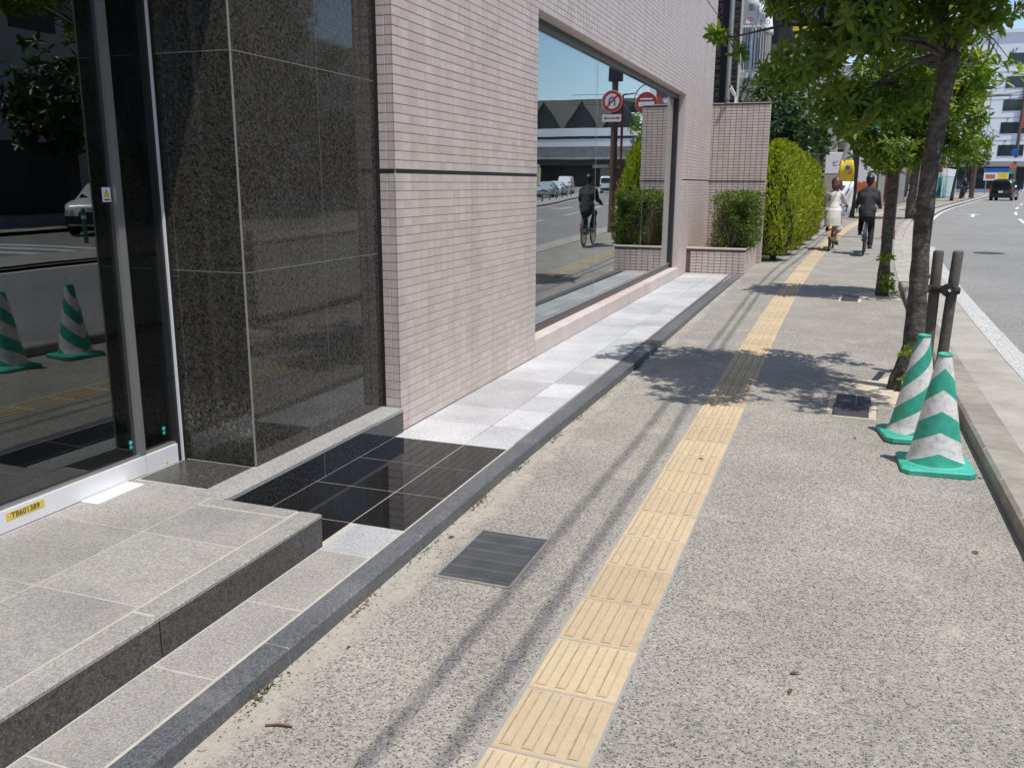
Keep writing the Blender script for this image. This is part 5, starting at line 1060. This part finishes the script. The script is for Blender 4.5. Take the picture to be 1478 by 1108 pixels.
def poles():
    # red and brown posts with the no-U-turn sign (seen mirrored in the shop window)
    y=25.7; g=gz(y); p=empty('sign_pole',(2.28,y,g),0,'brown steel pole carrying the no U-turn sign behind the second tree','sign pole')
    MB().tube([(0,0,-.2),(0,0,3),(0.03,0,7.6)],[.11,.105,.09],14).build('pole',MT['brown'],p); MB().lathe([(.13,0),(.13,.25),(.1,.3)],n=14).build('base_sleeve',MT['brown'],p)
    s=empty('round_sign',(.06,-.16,4.0)); s.parent=p
    MB().lathe([(.33,0),(.33,.012)],n=36,axis='y').build('rim',MT['white'],s); MB().lathe([(.315,-.003),(.315,0)],n=36,axis='y').build('ring',MT['red'],s); MB().lathe([(.225,-.006),(.225,-.003)],n=36,axis='y').build('face',MT['white'],s)
    a=MB(); r_=.085; pts=[(-.09,0,-.14),(-.09,0,.03)]+[(-.005-r_*math.cos(t),0,.03+r_*math.sin(t)) for t in [math.pi*i/10 for i in range(1,10)]]+[(.08,0,.03),(.08,0,-.03)]
    for q,w_ in zip(pts,pts[1:]): 
        d=(Vector(w_)-Vector(q)).normalized(); nn=Vector((-d.z,0,d.x))*.024; a.add([Vector(q)-nn,Vector(q)+nn,Vector(w_)+nn,Vector(w_)-nn],[(0,1,2,3)])
    a.add([(.02,0,-.03),(.14,0,-.03),(.08,0,-.14)],[(0,1,2)]); a.build('arrow',MT['blue'],s,loc=(0,-.0085,0))
    MB().box(-.3,.3,-.003,0,-.028,.028).build('slash',MT['red'],s,loc=(0,-.0068,0),rot=(0,R(45),0))
    t=empty('supplementary_plate',(.06,-.15,3.5)); t.parent=p; MB().box(-.3,.3,0,.01,-.11,.11).build('plate',MT['white'],t); MB().box(-.2,.2,-.004,0,-.014,.014).add([(-.26,-.004,0),(-.18,-.004,.045),(-.18,-.004,-.045),(.26,-.004,0),(.18,-.004,.045),(.18,-.004,-.045)],[(0,1,2),(3,4,5)]).build('arrow',MT['red'],t)
    MB().box(-.2,.2,-.12,.12,4.6,5.0).build('control_box',MT['black'],p)
    q=empty('red_post',(2.09,25.9,g),0,'thin red post with a round red signboard next to the brown pole','post'); MB().tube([(0,0,-.2),(0,0,4.2)],.036,10).build('post',MT['redd'],q)
    arc=[(-.75+.38*math.cos(t),0,4.0+.5*math.sin(t)) for t in [R(10)+R(160)*i/12 for i in range(13)]]; MB().tube([(0,0,4.2),(-.37,0,4.25)]+[],.02,6).tube(arc,.018,6).build('arch',MT['redd'],q); MB().lathe([(.33,-.02),(.33,.02)],n=30,axis='y').build('disc',MT['redd'],q,loc=(-.75,0,3.95)); MB().lathe([(.335,-.015),(.345,0),(.335,.015)],n=30,axis='y').build('disc_rim',MT['white'],q,loc=(-.75,0,3.95))
    for zz,ww in ((.12,.4),(-.03,.5)): MB().box(-ww/2,ww/2,-.026,-.02,-.025 if zz>0 else -.07,.025 if zz>0 else .07).build('white_band',MT['white'],q,loc=(-.75,0,3.95+zz))
    y=36; p=at(1250,186,y); s=empty('green_sign',(p.x,y,gz(y)),0,'pale green hanging street sign below the leaves','sign'); z=p.z-gz(y); MB().box(-.5,.5,-.02,.02,z-.1,z+.12).build('board',MT['sgreen'],s); MB().box(-.52,.52,-.025,.025,z-.13,z-.1).build('edge',MT['white'],s); MB().tube([(-.7,0,0),(-.7,0,z+.25)],.04,8).tube([(-.7,0,z+.2),(.45,0,z+.2)],.02,6).build('pole',MT['grey'],s)
    # far lamp pole
    y=87.5; b=at(1401,290,y); g=gz(y); p=empty('lamp_pole',(b.x,y,g),0,'tall brown lamp pole with a red ring bracket in the distance','lamp pole')
    MB().tube([(0,0,-.2),(.0,0,6),(.0,0,13.6)],[.22,.17,.09],12).build('pole',MT['brown'],p); MB().tube([(0,0,13.6),(.1,0,13.9),(.5,0,14.0)],.06,8).build('lamp_arm',MT['black'],p); MB().box(.4,.9,-.12,.12,13.95,14.1).build('lamp_head',MT['black'],p)
    MB().tube([(-.15+.75*math.cos(t)-.4,0,8.6+.75*math.sin(t)) for t in [R(-80)+R(170)*i/12 for i in range(13)]],.1,8).build('ring_bracket',MT['red'],p); MB().tube([(0,0,8.7),(2.1,0,8.75)],.07,8).build('arm',MT['brown'],p)
    MB().lathe([(.42,-.02),(.42,.02)],n=24,axis='y').build('round_sign',MT['red'],p,loc=(-.75,-.2,4.0)); MB().lathe([(.27,-.03),(.27,-.02)],n=24,axis='y').build('sign_face',MT['blue'],p,loc=(-.75,-.2,4.0)); MB().tube([(0,0,4.0),(-.75,-.15,4.0)],.04,6).build('sign_arm',MT['grey'],p)
    sg=empty('signal_head',(-.6,-.2,5.5)); sg.parent=p; MB().cbox(-.75,.45,-.12,.12,-.2,.22,.04).build('housing',MT['black'],sg); MB().tube([(.6,.2,0),(.4,.05,0)],.04,6).build('arm',MT['grey'],sg)
    y=104; b=at(1459,285,y); g=gz(y); p=empty('sign_pole',(b.x,y,g),0,'dark red pole with a blue round sign at the far right','sign pole'); MB().tube([(0,0,-.2),(0,0,5),(.1,0,11.5)],[.2,.17,.12],12).build('pole',MT['brown'],p)
    MB().lathe([(.36,-.02),(.36,.02)],n=26,axis='y').build('blue_disc',MT['blue'],p,loc=(-.2,-.25,4.4)); MB().box(-.55,.15,-.28,-.24,3.45,3.8).build('plate',MT['white'],p); MB().box(-.5,.1,-.27,-.23,2.7,3.2).build('poster',MT['orange'],p); MB().box(-.5,.0,-.27,-.23,2.2,2.65).build('poster',MT['sgreen'],p)
    for k,v in enumerate((118,127,135)):
        a,b_=at(1380,v+4,98),at(1500,v,98); pts=[a.lerp(b_,t/8)-Vector((0,0,.5*4*(t/8)*(1-t/8))) for t in range(9)]; pts=[pts[0]+(pts[0]-pts[-1])*.6]+pts+[pts[-1]+(pts[-1]-pts[0])]
        tag(MB().tube(pts,.028,5).build('power_line',MT['rubber']),('top','middle','lowest')[k]+' dark power line crossing in front of the far white building','cable','power lines at the far junction')
poles()

def far_end():
    Y=150; g=gz(Y); x0=at(1318,200,Y).x; b=empty('white_office_block',(x0+9,Y+8,g),0,'large white panelled office block closing the end of the street','building'); top=at(1450,48,Y).z; x1=at(1492,200,Y).x
    def S(o): return sub(o,b)
    S(MB().box(x0,x1,Y,Y+16,g-.5,top).build('wall',MT['wbuild'])); S(MB().box(x0-.3,x1,Y-.3,Y+16,top,top+.5).build('parapet',MT['wbuild']))
    xa,xb=at(1385,20,Y).x,at(1432,20,Y).x; S(MB().box(x0+2,xb-1.3,Y+2,Y+14,top,top+9).build('roof_house',MT['wbuild'])); S(MB().box(xb-2.0,xb-.1,Y+1.0,Y+6,top,top+2.2).build('stair_head',MT['panel']))
    fl=3.23; n=int((top-g-4)/fl)
    xw=at(1467,150,Y).x
    for k in range(n):
        z=top-4.4-fl*k
        if z<g+4: break
        S(MB().box(x0,x1,Y-.03,Y,z-1.0,z-.94).build('floor_joint',MT['grey']))
        for j in range(1):
            for (xx,w_) in ((xw+j*6.4,3.4),(xw-9.2,2.4)) if j==0 else ((xw+j*6.4,3.4),):
                wo=S(MB().box(xx-w_/2,xx+w_/2,Y-.06,Y,z,z+1.6).build('window',MT['bglass'])); f=MB()
                for q in (xx-w_/2-.08,xx-.04,xx+w_/2): f.box(q,q+.08,Y-.1,Y-.0,z-.08,z+1.68)
                f.box(xx-w_/2,xx+w_/2,Y-.1,Y,z-.08,z); fo=f.build('frame',MT['grey'],wo); fo.matrix_parent_inverse=wo.matrix_parent_inverse
                S(MB().box(xx-.9,xx-.78,Y-.5,Y,z+2.0,z+2.3).build('vent_hood',MT['grey']))
    for xx in (xw-3.4,xw-14): S(MB().box(xx-.04,xx+.04,Y-.03,Y,g+4,top).build('panel_joint',MT['grey']))
    S(MB().box(x0,x1,Y-1.6,Y,g+3.5,g+4.2).build('canopy',MT['grey'])); S(MB().box(x0+.5,x1-.5,Y-.1,Y,g+.2,g+3.4).build('shopfront',MT['bglass']))
    xr=at(1478,150,Y).x; S(MB().box(xr-.25,xr+.9,Y-.5,Y-.1,g+9,g+15).build('red_banner',MT['red']))
    b2=block('grey_far_building',-6,x0-1,128,150,16,MT['plaster'],'plain grey far building behind the tree tops'); windows(b2,'y',-5,x0-2,6,gz(128)+5,3.2,3,2.0,1.4,128)
    y=118; p=at(1436,268,y); s=empty('billboard',(p.x,y,gz(y)),0,'low blue and yellow billboard at the far corner','billboard'); MB().box(-1.3,1.3,-.05,.05,1.5,2.9).build('board',MT['white'],s); MB().box(-1.3,1.3,-.07,-.05,2.45,2.9).build('blue_band',MT['blue'],s); MB().box(.2,1.2,-.07,-.05,1.6,2.4).build('yellow_panel',MT['syellow'],s); MB().box(-1.1,-.1,-.07,-.05,1.7,2.2).build('pink_panel',MT['orange'],s)
    for xx in (-1,1): MB().tube([(xx,0,-.2),(xx,0,1.5)],.06,8).build('post',MT['grey'],s)
    # right-hand side of the street, mirrored in the glass
    specs=[(-45,-18,14,'plaster','grey office block far behind the viewer across the road'),(-17,6,19,'tileb','brown tiled block across the road'),(7,28,15,'panel','beige block across the road facing the entrance'),(29,46,20,'plaster','tall grey block across the road'),(47,66,11,'tileb','low brown block across the road at the bend')]
    for (y0,y1,h,m,lab) in specs:
        xs=SP(25.5,y1)[0]; b=block('opposite_building',xs,xs+14,y0,y1,h,MT[m],lab,group='buildings across the road'); windows(b,'x',y0+1,y1-1,int((y1-y0)/3.2),gz(y0)+4.2,3.3,int((h-4)/3.4),2.2,1.6,xs,frame=False); sub(MB().box(xs-.06,xs,y0+1,y1-1,gz(y0)+.3,gz(y0)+3.2).build('shopfront',MT['shopd']),b)
    for k,(u,y,h) in enumerate(((20.6,2,7),(20.4,12,7.5),(20.8,22,7),(20.5,33,6.5),(20.6,45,6))):
        x,_,g=SP(u,y); lab=['opposite the entrance','second opposite the entrance','third across the road','fourth across the road','farthest before the bend across the road'][k]
        tree('roadside_tree',(x,y,g),[(x,y,g-.1),(x,y,g+1.5),(x+.1,y,g+2.6)],[.2,.17,.14],[(x,y,g+h*.62,2.2,2.4,h*.3),(x-.9,y-1.2,g+h*.5,1.5,1.5,h*.18),(x-.6,y+1.3,g+h*.52,1.5,1.5,h*.18)],420,7,.36,.17,MT['leafd'],'broad dark roadside tree '+lab,'trees across the road',.1,twigs=20)
    # viaduct and zigzag-roofed hall
    v=empty('road_viaduct',(60,172,gz(170)),0,'elevated concrete viaduct crossing far ahead, mirrored in the window','viaduct')
    def V(o): return sub(o,v)
    X0,X1=32,110; V(MB().box(X0,X1,168,180,6.2,8.6).build('deck',MT['bconc'])); V(MB().box(X0,X1,167.6,168.0,8.6,10.0).build('parapet',MT['wbuild'])); V(MB().box(X0,X1,167.4,168.0,10.5,12.0).build('noise_barrier',MT['wbuild'])); V(MB().box(X0,X1,167.8,168.0,10.0,10.5).build('barrier_gap',MT['shopd'])); V(MB().box(X0,X1,170,178,5.2,6.2).build('girder',MT['shopd']))
    for xx in (40,62,84,106): V(MB().cbox(xx-.9,xx+.9,172.5,175.5,0,5.2,.0).build('pier',MT['bconc'])); V(MB().box(xx-1.6,xx+1.6,169,179,4.6,5.19).build('pier_head',MT['bconc']))
    h=empty('zigzag_roof_hall',(60,200,gz(170)),0,'hall with a row of triangular gables above the viaduct, mirrored in the window','building')
    def Hh(o): return sub(o,h)
    Hh(MB().box(34,104,190,210,0,13).build('wall',MT['shopd'])); w_=8.4
    for k in range(8):
        xx=36+w_*k; Hh(MB().add([(xx,186,12.6),(xx+w_,186,12.6),(xx+w_/2,186,18.6)],[(0,1,2)]).prism([(xx+.4,12.6),(xx+w_-.4,12.6),(xx+w_/2,18.2)],'y',186.05,190).build('gable',MT['shopd']))
        Hh(MB().add([(xx+w_/2,185.5,18.7),(xx+w_*1.5,185.5,18.7),(xx+w_,185.5,12.5),(xx+w_/2,200,19.4),(xx+w_*1.5,200,19.4),(xx+w_,200,13.0)],[(0,1,2),(0,3,4,1),(0,2,5,3),(1,4,5,2),(3,5,4)]).build('roof_fold',MT['slate']))
    Hh(MB().box(36,106,199,204,17.5,20.2).build('roof_ridge',MT['slate']))
    for k in range(8):
        y=52+4.2*k; x,_,g=SP(11.2,y); bo=empty('median_bollard',(x,y,g-.02),0,'green median bollard, '+('first','second','third','fourth','fifth','sixth','seventh','last')[k]+' from the near end, mirrored in the window','bollard','green bollards on the median'); MB().tube([(0,0,0),(0,0,.85),(0,0,.9)],[.055,.055,.03],10).build('post',MT['pole_g'],bo); MB().lathe([(.058,.6),(.058,.7)],n=10).build('band',MT['white'],bo)
    x,y,g=14.9,16.6,-.1; bo=empty('median_bollard',(x,y,g),0,'green bollard in front of the white car mirrored in the door','bollard','green bollards on the median'); MB().tube([(0,0,-.1),(0,0,.95),(0,0,1.0)],[.06,.06,.03],10).build('post',MT['pole_g'],bo); MB().lathe([(.063,.7),(.063,.8)],n=10).build('band',MT['white'],bo)
far_end()
